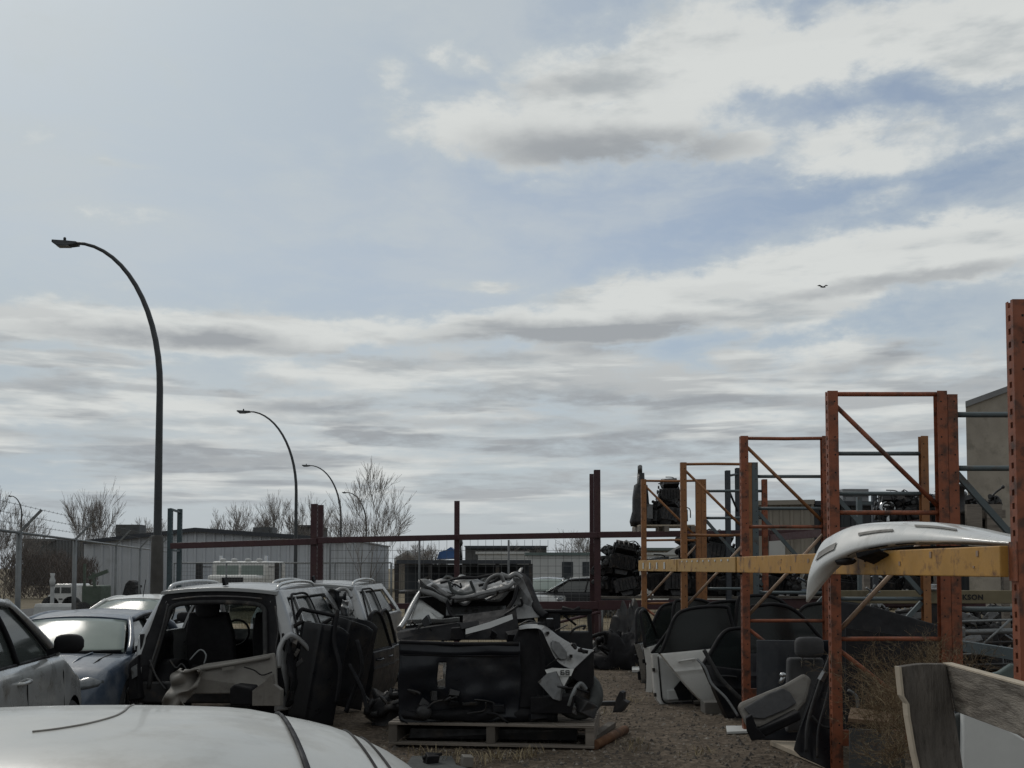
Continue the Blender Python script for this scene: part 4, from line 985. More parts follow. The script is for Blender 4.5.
for k in range(6): place_engine(P(985+re2.uniform(-25,40), HOR, 13.0).x, 13.05+re2.uniform(-.2,.2), [0,0,0,.45,.45,.7][k], .75, 'dark engine piled on the ground behind the steel shelf unit', 'engines on the ground by the shelf unit')
for k in range(9): place_engine(P(850+k*21, HOR, 17.2).x, 17.2, [0,.5][k%2]*1.0+.0, .85, 'dark engine in a low pile behind the lettered board', 'engines in the low pile behind the board')
# ------------------------------------------------------------------ cars
def wheel_parts(root, c, r=.33, w=.2, side=1, rim='alu'):
    Mx = Matrix.Translation(V(c)) @ Matrix.Rotation(R(90)*side, 4, 'X')     # local z -> outward
    q = MB(); q.lathe([(r*.62,-w/2),(r*.93,-w/2),(r,-w*.36),(r,w*.36),(r*.93,w/2),(r*.64,w/2)], 28, Mx); t = q.build('wheel', M['rubber'], root, world=False)
    q = MB(); q.lathe([(.05,w*.32),(r*.62,w*.30),(r*.66,w*.52),(r*.60,w*.50)], 28, Mx)
    for k in range(5):
        a = k*2*math.pi/5; p0 = Mx @ V((.04*math.cos(a),.04*math.sin(a),w*.46)); p1 = Mx @ V((r*.6*math.cos(a), r*.6*math.sin(a), w*.44)); q.bar(p0, p1, .05, .03, up=(0,1,0))
    q.build('rim', M[rim], t, world=False)
def car(name, label, loc, rz, paint, L=4.4, W=1.78, belt=.95, roof=1.46, style='hatch', group=None, glassmat='glass', crown=.045, wscreen='windscreen', drop=0.0, antenna=False, rails=False, tail=0.0, bp=.30, mirror_mat='black_plastic', panel_lines=True):
    root = thing(name, label, 'car', loc, rz, group); B = lambda q, nm, m, par=root, **k: q.build(nm, M[m] if isinstance(m, str) else m, par, world=False, **k)
    if style == 'hatch':
        top = [(-.5,.60),(-.492,.80),(-.475,belt-.02),(-.44,belt),(.20,belt-.01),(.25,belt-.015),(.34,.90),(.43,.82),(.475,.72),(.497,.58),(.5,.5)]; xr0,xr1,xf1,xf0 = -.475*L,-.395*L,.045*L,.235*L
    else:
        top = [(-.5,.62),(-.49,.86),(-.46,.97),(-.30,belt+.01),(.20,belt-.01),(.25,belt-.015),(.36,.88),(.44,.79),(.478,.70),(.497,.56),(.5,.5)]; xr0,xr1,xf1,xf0 = -.36*L,-.20*L,.05*L,.235*L
    wid = [(-.5,.80),(-.48,.90),(-.42,.97),(-.25,1),(.25,1),(.38,.965),(.45,.89),(.485,.78),(.5,.66)]
    wx = (-.30*L, .305*L); wr_ = .36
    N_ = 110; fr_ = [-.5 + i/N_ for i in range(N_+1)]
    ws = [interp(wid, f)*W/2 for f in fr_]; zt_ = [interp(top, f) for f in fr_]
    def sm(a, k):
        for _ in range(k): a = [a[0]] + [(a[i-1]+2*a[i]+a[i+1])/4 for i in range(1, len(a)-1)] + [a[-1]]
        return a
    ws = sm(ws, 5); zt_ = sm(zt_, 2)
    q = MB(); ring = []
    for f, w_, z1 in zip(fr_, ws, zt_):
        x = f*L; z0 = .22 + (.12 if abs(f) > .485 else 0)
        for xw in wx:
            dxw = x-xw
            if abs(dxw) < wr_: z0 = max(z0, .31+math.sqrt(wr_**2-dxw**2))
        hs = [.0, .18, .40, .60, .76, .88, .95]; s = []
        for h in hs:
            z = z0 + (z1-z0-.03)*h; zz = (z-.22)/max(.1, z1-.22)
            bul = 1 - .05*(zz-.55)**2*4 - (.012 if .72 < zz < .78 else 0)
            s.append((w_*bul, z))
        s += [(w_*.93, z1-.008), (w_*.86, z1+.004), (w_*.6, z1+crown*.45), (w_*.3, z1+crown*.75)]
        full = [(x, -y, z) for y, z in s] + [(x, 0, z1+crown*.85)] + [(x, y, z) for y, z in reversed(s)]
        ring.append(full)
    n = len(ring[0]); q.v = [V(p) for r_ in ring for p in r_]
    for i in range(N_):
        for j in range(n-1):
            q.f.append([i*n+j, (i+1)*n+j, (i+1)*n+j+1, i*n+j+1]); q.m.append(0); q.s.append(True)
    for base in (0, N_*n): q.f.append([base+j for j in range(n)]); q.m.append(0); q.s.append(False)
    body = B(q, 'body', paint)
    q = MB(); q.bx(-.47*L, .46*L, -W*.40, W*.40, .20, .55); 
    for xw in wx: q.bx(xw-.36, xw+.36, -W*.44, W*.44, .24, .70)
    B(q, 'underbody', 'black_plastic')
    # greenhouse
    wb, wr2 = W/2*.90, W/2*.70; zb = belt-.005
    def roof_z(x, y):
        z = roof + crown*(1-(y/wr2)**2) - .055*(min(1.0, abs(x-(xr1+xf1)/2)/((xf1-xr1)/2)))**2
        if tail: z -= .05*abs(y/wr2)**7 + .30*max(0, (xr1+.22-x)/(tail+.22))**2.6 + .10*max(0,(xr1+.40-x)/(tail+.4))
        return z
    q = MB(); q.grid(lambda u, v: (lambda x, y: (x, y, roof_z(x, y)))(xr1-.03-tail+(xf1-xr1+.05+tail)*u, -wr2-.012+(2*wr2+.024)*v), 36, 26, thick=(0,0,-.03)); B(q, 'roof', paint)
    def scr(x0, z0, w0, x1, z1, w1, bow):
        def f(u, v):
            y = (2*v-1); wv_ = w0+(w1-w0)*u; x = x0+(x1-x0)*u; z = z0+(z1-z0)*u
            return (x + bow*(1-y*y), y*wv_, z + .02*math.sin(u*math.pi) + (crown*(1-y*y)-.012)*u*.85)
        return f
    q = MB(); q.grid(scr(xf0+.03, zb+.02, wb-.05, xf1+.02, roof-.055, wr2-.03, .10), 10, 16, thick=(-.006,0,-.006)); B(q, 'windscreen', wscreen)
    if not tail:
        q = MB(); q.grid(scr(xr0-.01, zb+.03, wb-.09, xr1-.01, roof-.06, wr2-.06, -.06), 10, 16, thick=(.006,0,-.006)); B(q, 'rear_window', glassmat)
    else:
        xe = xr1-.03-tail; q = MB(); q.grid(lambda u, v: (xe+(xr0-xe)*u*.9, (2*v-1)*(wr2+.012+(wb-wr2)*u), roof_z(xe, (2*v-1)*wr2)-.005+(belt-.02-roof_z(xe, (2*v-1)*wr2))*u), 6, 16, thick=(.02,0,0)); B(q, 'hatch', paint)
        for s_ in (-1,1):
            q = MB(); A = [V((xe+(xr1+.35-xe)*i/10, s_*(wr2+.010), roof_z(xe+(xr1+.35-xe)*i/10, wr2)-.006)) for i in range(11)]; q.strip(A, [V((xr0+.05+(xr1+.35-xr0)*i/10, s_*wb, belt-.01)) for i in range(11)], (0,-s_*.02,0)); B(q, 'rear_quarter', paint)
    q = MB(); a = [V((xf0+.09-.1*(1-0)*0, y*(wb-.06), zb+.035+.0)) for y in (-1,-.5,0,.5,1)]; q.tube([V((p.x+.085*(1-(p.y/wb)**2), p.y, p.z+.0)) for p in a], .018, 6); B(q, 'windscreen_seal', 'black_plastic')
    xb = xf1 - bp*(xf1-xr1)                           # B pillar
    xc = xr0 + .12*L
    for sd_ in (-1, 1):
        pt = lambda x, t: V((x, sd_*(wb+(wr2-wb)*t + .02*math.sin(t*math.pi)), zb+(roof-.05-zb)*t))
        def edge(xa, xb_, n_=8): return [pt(xa+(xb_-xa)*(i/n_), i/n_) for i in range(n_+1)]
        q = MB(); A = edge(xr0+.03 if not tail else xr1+.38, xr1 if not tail else xr1+.34); Bq = edge(xf0-.03, xf1); q.strip([p*1 + V((0,-sd_*.018,0)) for p in A], [p + V((0,-sd_*.018,0)) for p in Bq], (0,-sd_*.006,0)); B(q, 'side_window', glassmat)
        q = MB(); q.tube(edge(xf0, xf1), .034, 8)
        if not tail: q.tube(edge(xr0+.02, xr1), [.075]*5+[.05]*4, 8)
        rail = [V((x, sd_*(wr2+.005), roof_z(x, wr2)-.012)) for x in [xr1-tail + (xf1-xr1+tail)*i/14 for i in range(15)]]; q.tube(rail, .036, 8)
        B(q, 'pillar', paint)
        q = MB(); q.tube(edge(xb-.02, xb-.14), .034, 8, flat=.6)
        q.tube(edge(xc+.42, xc+.30), .022, 8); q.tube([pt(xr0+.05, 0), pt(xf0-.03, 0)], .016, 6)
        if not tail: q.tube([pt(xr1+.05,.96), pt(xf1-.03,.96)], .018, 6); q.tube(edge(xf0-.2, xf1-.03)[:9], .012, 6); B(q, 'window_trim', 'black_plastic')
        for xh in (xb-.12, xc+.45):
            q = MB(); yb = W/2; q.tube(smooth_path([(xh-.11, sd_*(yb-.03), belt-.14), (xh-.08, sd_*(yb+.025), belt-.135), (xh+.08, sd_*(yb+.025), belt-.13), (xh+.11, sd_*(yb-.03), belt-.125)], 4), .016, 6); B(q, 'door_handle', paint)
        q = MB(); mx_ = xf0 - .32
        q.ball((mx_, sd_*(W/2+.10), belt+.11), (.13, .25, .17), 14, sq=.7); q.bar((mx_+.03, sd_*(W/2-.07), belt+.03), (mx_+.0, sd_*(W/2+.04), belt+.07), .09, .05); B(q, 'wing_mirror', mirror_mat)
        for xw in wx: wheel_parts(root, (xw, sd_*(W/2-.12), .31-drop*.5), .32, .2, -sd_)
        if panel_lines:
            for xd in (xb, xc+.30, xf0-.05):
                q = MB(); q.tube([(xd, sd_*(W/2*.962), .34), (xd, sd_*(W/2*1.0), .55), (xd, sd_*(W/2*.985), belt-.16), (xd, sd_*(W/2*.945), belt-.06)], .005, 5)
                B(q, 'door_gap', 'hole')
        # lamps
        q = MB(); q.ball((.445*L, sd_*W*.33, .685), (.42,.34,.17), 14, Matrix.Rotation(sd_*-.55, 4, 'Z') @ Matrix.Rotation(.15,4,'Y')); B(q, 'headlight', 'lamp_lens')
        q = MB(); q.ball((-.478*L, sd_*W*.38, .84), (.12,.26,.2), 12); B(q, 'tail_light', 'red')
        if rails:
            q = MB(); q.tube([V((x, sd_*wr2*.94, roof_z(x, wr2*.94)+.05*math.sin(math.pi*i/10)**.3+.01)) for i, x in enumerate([xr1+.1+(xf1-xr1-.25)*i/10 for i in range(11)])], .017, 6); B(q, 'roof_rail', 'dark_metal')
    q = MB(); q.slab([(.487*L,-.42,.40),(.487*L,.42,.40),(.487*L,.50,.60),(.484*L,-.50,.60)], (.05,0,0)); B(q, 'grille', 'black_plastic', bevel=.02)
    q = MB(); q.bx(.38*L, .497*L, -W*.36, W*.36, .24, .40); B(q, 'bumper', 'black_plastic', bevel=.05)
    if panel_lines:
        q = MB()
        for s_ in (-1,1): q.tube([(xf0+.12, s_*W*.36, belt+.005), (.36*L, s_*W*.335, .905), (.44*L, s_*W*.29, .80), (.472*L, s_*W*.25,.725)], .007, 5)
        q.tube([(.473*L, s*W*.26, .722+.03*(1-s*s)) for s in (-1,-.5,0,.5,1)], .012, 6)
        B(q, 'bonnet_gap', 'hole')
        q = MB()
        for s_ in (-1,1): q.tube([(xf0+.2, s_*.42, belt+.022), (.36*L, s_*.36, .915), (.455*L, s_*.28, .79)], .012, 6)
        B(q, 'bonnet_crease', paint)
    if antenna:
        q = MB(); q.tube([(xf1-.12, 0, roof+crown-.03), (xf1-.22, 0, roof+crown+.26)], .007, 5); B(q, 'antenna', 'black_plastic')
    return root, roof_z, (xr0, xr1, xf1, xf0, wb, wr2)
# (a) silver hatch, cut by the left frame edge, heading away
az_ = R(8); d_ = V((-math.sin(az_), math.cos(az_), 0)); rt_ = V((math.cos(az_), math.sin(az_), 0))
mp_ = P(55, HOR, 9.2); mp_.z = 0; cc = mp_ - rt_*.87 - d_*(.235*4.4-.32)
car('hatchback', 'dusty silver hatchback with black wing mirror cut by the left frame edge', cc, R(90)+az_, 'grey_silver', 4.4, 1.80, 1.08, 1.62, 'hatch', None, 'glass_pale', rails=False, bp=.12)
# (b) blue car facing the camera
bc_ = P(80, HOR, 13.1); bc_.z = -.06
car('sedan', 'dusty blue car facing forward with bright cloud reflections in its windscreen', bc_ + V((.05,0,0)), R(-82), 'blue', 4.4, 1.72, .93, 1.33, 'hatch', None, 'glass', wscreen='windscreen', drop=-.1)
# (c) white roof behind
wc_ = P(146, HOR, 18.5); wc_.z = 0
car('sedan', 'white car roof with thin antenna peeking up behind the blue car', wc_, R(-90)+R(-4), 'white_paint', 4.5, 1.78, .92, 1.34, 'sedan', None, 'glass', antenna=True)
# (d) white car across the foreground
th = R(9); ca = V((-2.03, 2.715, 0))
fgc, rz_, (xr0,xr1,xf1,xf0,wb,wr2) = car('hatchback', 'dusty white hatchback roof filling the lower left foreground', ca, math.pi + th, 'white_dusty', 4.2, 1.93, .95, 1.40, 'hatch', None, 'glass', crown=.05, tail=.34)
# roof seams and scratch of the foreground car
q = MB(); xs = xr1 + .22
SK = -.14
q.tube([(xs+SK*y, y, rz_(xs+SK*y, y)+.001) for y in [(-1+2*i/16)*wr2*1.0 for i in range(17)]], .013, 8, flat=.5); q.build('roof_seam', M['black_plastic'], fgc, world=False)
for dx_, r_ in ((.01,.005),(-.045,.005)):
    q = MB(); q.tube([(xr1+dx_+SK*y, y, rz_(xr1+dx_+SK*y, y)+.001) for y in [(-1+2*i/16)*wr2 for i in range(17)]], r_, 6); q.build('panel_gap', M['hole'], fgc, world=False)
q = MB(); q.tube(smooth_path([(xs+.25, wr2*.93, rz_(xs+.25, wr2*.93)+.0), (xs+1.3, wr2*.94, rz_(xs+1.3,wr2*.94))], 12), .006, 6); q.build('roof_ditch', M['hole'], fgc, world=False)
# ------------------------------------------------------------------ gutted cars
def gutted(name, label, loc, rz, paint, W=1.78, L=3.6, roof=1.66, torn=False, full=True, belt=1.08, group=None):
    """local frame: x right, y forward (away), z up, origin under the rear"""
    root = thing(name, label, 'wrecked car', loc, rz, group); B = lambda q, nm, m, par=root, **k: q.build(nm, M[m], par, world=False, **k)
    hw = W/2; rw = W*.372; ry0, ry1 = .36, L-1.15
    rz2 = lambda x, y: roof + .045*(1-(x/rw)**2) - .045*((y-(ry0+ry1)/2)/((ry1-ry0)/2))**2
    q = MB(); q.grid(lambda u, v: (lambda x, y: (x, y, rz2(x, y)))(-rw+2*rw*u, ry0-.05+(ry1-ry0+.1)*v), 18, 22, thick=(0,0,-.035)); ro = B(q, 'roof', paint)
    for s in (-1, 1):
        q = MB(); q.tube(smooth_path([(s*rw*.95, ry0+.12, rz2(rw*.95,ry0+.12)-.01),(s*rw*.95, ry0+.3, rz2(rw*.95,ry0+.3)+.05),(s*rw*.95,(ry0+ry1)/2, rz2(rw*.95,(ry0+ry1)/2)+.055),(s*rw*.95,ry1-.35,rz2(rw*.95,ry1-.35)+.05),(s*rw*.95,ry1-.12,rz2(rw*.95,ry1-.12)-.01)],5), .022, 7); B(q, 'roof_rail', 'grey_silver', ro)
    q = MB(); q.slab([(.02,ry0+.28,roof+.03),(-.02,ry0+.28,roof+.03),(-.012,ry0+.24,roof+.12),(.012,ry0+.24,roof+.12)], (0,-.12,-.01)); B(q, 'antenna_stub', 'black_plastic', ro, bevel=.004)
    # body side as a pierced sheet
    def side(s):
        zt = roof-.03
        def pos(u, v):
            y = L*u; z = .28 + (zt-.28)*v
            t = max(0, (z-belt)/(zt-belt)); x = hw*(1-.04*(1-min(1,z/belt))**1) + (rw-hw)*t**1.15 + .0*u
            lean = max(0,(z-.75))*.42 if u < .5 else 0
            yy = y + (.0 + lean*(1-u*2) if u < .5 else 0)
            if u < .04: x -= .10*(1-u/.04)**2
            return (s*x, yy, z)
        def keep(u, v):
            y = L*u; z = .28 + (zt-.28)*v
            if y > L-.95 and z > belt + max(0,(L-.1-y))*.72: return False          # bonnet line
            wz0, wz1 = belt+.03, zt-.10
            sl = (z-wz0)*.55
            if wz0 < z < wz1:
                if .34 < y - (z-wz0)*.1 < .80 and z < wz1-(.0): return False
                if .90 < y < 1.66: return False
                if 1.76 < y < L-.45 - (z-wz0)*1.35: return False
            if (y-.62)**2 + (z-.40)**2 < .40**2: return False
            if (y-(L-.75))**2 + (z-.40)**2 < .38**2: return False
            if z < belt-.02 and .98 < y < 1.64 and torn: return False
            return True
        q = MB(); q.grid(pos, 170, 66, keep=keep, thick=(-s*.03,0,0)); sd = B(q, 'body_side', paint)
        for ya, yb in (((.30,.84),(.88,1.68),(1.74,L-.75)) if s > 0 else ()):
            v0, v1 = (belt+.0-.28)/(zt-.28), (zt-.09-.28)/(zt-.28)
            q = MB(); q.grid(lambda u, v: V(pos(ya/L+((yb-(v*.38 if yb > 1.7 else 0))-ya)/L*u, v0+(v1-v0)*v)) + V((-s*.02,0,0)), 8, 6, thick=(-s*.005,0,0)); B(q, 'side_window', 'glass_tint', sd)
        if s > 0:
            q = MB(); q.grid(lambda u, v: (s*(hw+.012-.05*abs(v-.5)), .02+1.35*u, .33+.72*v), 20, 12, keep=lambda u, v: u*.9+ (v-.25)**2*1.3 < 1.0 and not (u > .6 and v > .8-.3*u), thick=(-s*.02,0,0)); q.crumple(.05, 5, 3); B(q, 'fender_liner', 'black_plastic', sd)
            for k in range(6):
                q = MB(); q.box((hw+.01, .08+.09*k, .45+.11*((k*5)%6)), (.05,.10,.10), (.5*k,.3*k,.2*k)); q.crumple(.03, 8, k); B(q, 'torn_bracket', 'dark_metal', sd)
        q = MB(); q.tube(smooth_path([V(pos(y/L, (z-.28)/(zt-.28))) + V((s*.006,0,0)) for y, z in ((1.70,belt),(1.69,1.3),(1.62,zt-.08),(1.0,zt-.06),(.62,zt-.09),(.36,1.25),(.30,belt))],4), .014, 6); B(q, 'window_seal', 'black_plastic', sd)
        q = MB(); q.lathe([(.40,-.16),(.40,.14)], 20, Matrix.Translation((s*(hw-.24), .62, .40)) @ Matrix.Rotation(R(90),4,'Y')); B(q, 'wheel_well', 'black_plastic', sd)
        for k in range(5):
            q = MB(); q.box((s*(hw-.10), .2+.18*k, .5+.12*((k*37)%3)), (.12,.16,.14), (.3*k,.2*k,.5)); q.crumple(.05, 5, k); B(q, 'torn_bracket', 'dark_metal', sd)
    for s in (-1, 1): side(s)
    # rear opening frame
    def sq(w_, z0, z1, wt, n=7):
        pts = [(-w_, z0)] + [(-w_ + (w_-wt)*(t/n)**1.1 , z0+(z1-z0)*(t/n)) for t in range(1, n)]
        arc = [(-wt+.0, z1-.05), (-wt+.10, z1), (-wt*.3, z1+.02), (wt*.3, z1+.02), (wt-.10, z1), (wt, z1-.05)]
        return pts + arc + [(-a, b) for a, b in reversed(pts)]
    yz = lambda z: max(0, (z-.75))*.42
    O_ = [V((x, yz(z)-.02, z)) for x, z in sq(hw-.04, .45, roof-.05, rw-.02)]
    I_ = [V((x, yz(z)+.03, z)) for x, z in sq(hw-.23, .52, roof-.19, rw-.13)]
    q = MB(); q.strip(O_, I_, (0,.07,0)); B(q, 'hatch_frame', 'black_plastic' if not torn else paint)
    q = MB(); q.tube(smooth_path([p + V((0,-.03,0)) for p in I_], 2), .028, 7); B(q, 'hatch_seal', 'rubber')
    q = MB(); q.bx(-hw+.12, hw-.12, .02, L-.9, .36, .44); B(q, 'floor', 'dark_metal')
    q = MB(); q.bx(-hw+.10, hw-.10, -.01, .07, .36, .60); B(q, 'rear_sill', 'dark_metal', bevel=.02)
    # inner side trim, dark
    for s in (-1,1):
        q = MB(); q.grid(lambda u, v: (s*(hw-.10-.06*math.sin(u*3)), .1+u*1.0, .44+v*(belt-.40)), 8, 5, thick=(s*.02,0,0)); q.crumple(.03, 4, s); B(q, 'inner_trim', 'black_plastic')
    if full:
        for s in (-1, 1):
            x = s*.42 - .02; y = L-2.45
            q = MB(); q.grid(lambda u, v: (x + (v-.5)*.60*(1-.55*max(0,u-.6)), y + .02 + .16*(1-u) + .07*math.cos((v-.5)*3), .62+.70*u), 8, 8, thick=(0,.13,0)); st = B(q, 'seat', 'fabric', bevel=.02)
            q = MB(); q.ball((x, y+.03, roof-.25), (.31,.14,.28), 12, sq=.55); B(q, 'headrest', 'fabric', st)
            q = MB(); q.bx(x-.26, x+.26, y+.1, y+.62, .5, .66); B(q, 'cushion', 'fabric', st, bevel=.04)
        q = MB(); q.slab([(-hw+.15, L-1.1, .6),(-hw+.15, L-1.25,.90),(-hw+.15, L-1.0,1.04),(-hw+.15,L-.8,1.0),(-hw+.15,L-.8,.6)], (2*hw-.3,0,0)); B(q, 'dashboard', 'black_plastic', bevel=.03)
        q = MB(); c = V((-.40, L-1.36, 1.0)); n_ = 18
        q.tube([c + V((.18*math.cos(a), .06*math.sin(a), .17*math.sin(a))) for a in [2*math.pi*i/n_ for i in range(n_+1)]], .016, 6); B(q, 'steering_wheel', 'black_plastic')
        q = MB(); q.grid(lambda u, v: (-hw*.82+(2*hw*.82)*v + (.5-v)*.18*u*1.0, L-.55-.72*u, 1.08+(roof-.08-1.08)*u), 6, 8, thick=(0,.006,.006)); B(q, 'windscreen', 'glass_clear')
        q = MB(); q.ball((.12, L-1.22, roof-.18), (.24,.05,.07), 10, sq=.7); B(q, 'rear_view_mirror', 'black_plastic')
        q = MB(); q.slab([(-hw+.1,L-.9,.5),(hw-.1,L-.9,.5),(hw-.14,L-.62,.96),(-hw+.14,L-.62,.96)], (0,.08,0)); B(q, 'bulkhead', 'dark_metal')
    return root
v1 = P(210, HOR, 11.8); v1.z = -.02
g1 = gutted('gutted_car', 'gutted silver car without hatch seen from behind, seats showing', (v1.x, 11.8, -.02), R(-2), 'silver', 1.80, 3.7, 1.645)
# red lamp remnants, wiring and hinge clutter on the left pillar of the first wreck
q = MB(); q.slab([P(129,662,11.74),P(139,655,11.8),P(138,674,11.74),P(141,700,11.7),P(127,702,11.7)], (0,.12,0)); q.crumple(.03,5); q.build('lamp_housing', M['black_plastic'], g1, bevel=.02)
q = MB(); q.slab([P(131,668,11.71),P(137,664,11.71),P(137,676,11.7),P(132,679,11.7)], (0,.02,0)); q.build('tail_light', M['alu'], g1)
def rag(mb, px0, px1, py0, py1, Y, seed, nu=22, nv=30, hole=.12, amp=.10, lean=0.0, dep=.03):
    """torn, hanging plastic or sheet: an irregular pierced panel"""
    a = P(px0, py1, Y); b = P(px1, py0, Y)
    def pos(u, v):
        p = V((a.x+(b.x-a.x)*u + lean*v, Y, a.z+(b.z-a.z)*v)); nn = noise.noise_vector(V((u*2.2+seed, v*3, seed)))
        return p + V((nn.x*amp*.7, nn.y*amp*2.2, nn.z*amp*.5))
    def keep(u, v):
        e = min(u, 1-u, v*1.5+.1, (1-v))
        return noise.noise(V((u*4+seed*3, v*6, seed))) + min(.5, e*5) > hole
    mb.grid(pos, nu, nv, keep=keep, thick=(0,dep,0)); return mb
# hatch trim lying in the opening
YT = 11.45
hp = thing('hatch_panel', 'warm grey hatch trim panel lying tilted across the wreck opening', 'car panel', P(235, 690, YT))
O_ = [(186,694),(185,676),(190,669),(205,664),(240,659),(274,653),(276,662),(277,690),(268,694)]
q = MB(); q.slab([P(x,y,YT+(.12 if y < 670 else 0)) for x,y in O_], (0,.06,.0)); q.build('panel', M['trim_grey'], hp, bevel=.015)
q = MB(); q.tube([P(200,669.5,YT+.03), P(236,663.5,YT+.05), P(270,657,YT+.09)], .022, 7); q.build('ledge', M['trim_grey'], hp)
q = MB(); q.tube(smooth_path([P(244,667,YT-.01), P(254,670,YT-.01), P(262,675,YT-.01), P(272,672,YT-.01)],4), .008, 5); q.build('seam', M['hole'], hp)
q = MB(); q.slab([P(222,668,YT-.01), P(234,666,YT-.01), P(234,669,YT-.01), P(222,671,YT-.01)], (0,.02,0)); q.build('handle', M['trim_grey'], hp)
# bits in front of it: pale bent bracket plates and a black box
br_ = thing('bent_bracket', 'pale bent metal brackets standing before the hatch trim', 'bracket', P(270, 705, 11.1))
for o_ in ([(252,706),(252,691),(266,680),(271,674),(274,690),(264,694),(264,706)], [(264,706),(264,692),(273,684),(281,690),(280,706)]):
    q = MB(); q.slab([P(x,y,11.1+.004*x-1.0) for x,y in o_], (.02,.06,0)); q.build('bracket_plate', M['trim_grey'], br_, bevel=.006)
q = MB(); q.slab([P(229,706,11.2),P(229,689,11.2),(P(234,685,11.2)),P(252,688,11.2),P(253,706,11.2)], (0,.3,0)); q.crumple(.015,5); tag(q.build('plastic_box', M['black_plastic'], bevel=.02), 'black plastic box below the hatch trim panel', 'box')
q = rag(MB(), 160, 187, 667, 708, 11.25, 23, 20, 24, hole=-.12, amp=.12, lean=.18, dep=.02); tag(q.build('torn_trim', M['trim_grey']), 'crumpled pale trim piece left of the hatch trim panel', 'car panel')
# silver wing arc over the dark wheel recess, wiring in the opening
q = MB(); q.tube(smooth_path([P(279,668,11.75),P(280,648,11.78),P(290,635,11.9),P(304,644,12.1),P(316,660,12.3),P(323,676,12.4)],6), .035, 7, flat=.45); q.build('wing_edge', M['silver'], g1)
for k, pts in enumerate(([(168,604),(164,622),(158,644),(150,668)],[(172,600),(200,597),(236,597),(262,599)],[(150,660),(156,676),(166,690)],[(275,606),(278,630),(276,650),(281,672)],[(190,660),(200,650),(206,655),(204,664)],[(170,660),(176,668),(182,664),(188,672)])):
    q = MB(); q.tube(smooth_path([P(x,y,11.72+.25*(705-y)/105) for x,y in pts],6), .010 if k > 2 else .014, 5); q.build('wire', M['galv' if k in (4,) else 'dark_metal'], g1)
# second gutted car, further back to the right
v2x = P(347, HOR, 15.3).x - .62
g2 = gutted('gutted_car', 'second gutted silver car with shredded rear standing right behind the first', (v2x, 15.3, 0), R(-3), 'silver', 1.72, 3.6, 1.615, torn=True, full=False)
LATER_DOORS = True
for k, (x0,x1,y0,y1,Y,sd,mt,lab) in enumerate(((326,346,590,642,14.9,4,'black_paint','shredded black hatch skin covering the second wreck'),)):
    q = rag(MB(), x0, x1, y0, y1, Y, sd, hole=.02, amp=.07); tag(q.build('torn_panel', M[mt]), lab, 'car panel')
for k, (pts, Y, r, lab) in enumerate((([(336,704),(340,670),(334,640),(338,610)],12.0,.03,'long curved black rubber seal standing beside the first wreck'),([(346,712),(354,690),(362,668),(357,640)],12.3,.035,'curved black bumper strip between the wrecks'),([(368,714),(362,690),(349,664)],12.2,.03,'leaning black trim strip in front of the second wreck'))):
    q = MB(); q.tube(smooth_path([P(x,y,Y+.1*i) for i,(x,y) in enumerate(pts)],6), r, 7, flat=.5); tag(q.build('trim_strip', M['black_plastic']), lab, 'trim strip')
# silver reinforcement straps over second wreck's rear
q = MB()
q.tube(smooth_path([P(327,640,15.0),P(324,610,15.1),P(332,594,15.2),(P(345,589,15.25)),P(352,598,15.2)],6), .035, 7, flat=.5)
for (a,b,c) in (((335,600),(338,618),(333,640)),((346,596),(350,612),(349,632))): q.tube(smooth_path([P(*a,15.0),P(*b,14.95),P(*c,15.0)],4), .04, 6, flat=.35)
q.crumple(.02,4); q.build('torn_frame', M['silver'], g2)
# whitish scratches/paint flakes on the shredded skin: torn pale plates
for k, (x,y,w_,h_) in enumerate(((334,612,5,10),(345,604,7,8),(341,622,6,12),(352,616,5,14),(336,632,6,12),(355,636,6,9))):
    q = rag(MB(), x-w_/2, x+w_/2, y-h_/2, y+h_/2, 14.7, 10+k, 8, 10, hole=.0, amp=.05, dep=.012); q.build('torn_plate', M['silver'], g2)

q = MB(); fx = lambda px, py, Y: fgc.matrix_basis.inverted() @ P(px, py, Y)
cr = []
for (px, Y) in ((36,2.62),(60,2.66),(90,2.74),(115,2.86),(126,2.98),(131,3.12),(136,3.24)):
    p = fx(px, HOR, Y); cr.append((p.x, p.y, rz_(p.x, p.y)+.0005))
q.tube(smooth_path(cr, 5), .004, 5); q.build('scratch', M['trim_grey'], fgc, world=False)

q = MB(); rc = [(xr1-.09+SK*y+d, y) for d, y in ((0,.36),(-.05,.36),(-.05,.46),(0,.46),(0,.36))]
q.tube([(x, y, rz_(x, y)+.001) for x, y in rc], .0025, 4); q.build('flap_gap', M['hole'], fgc, world=False)
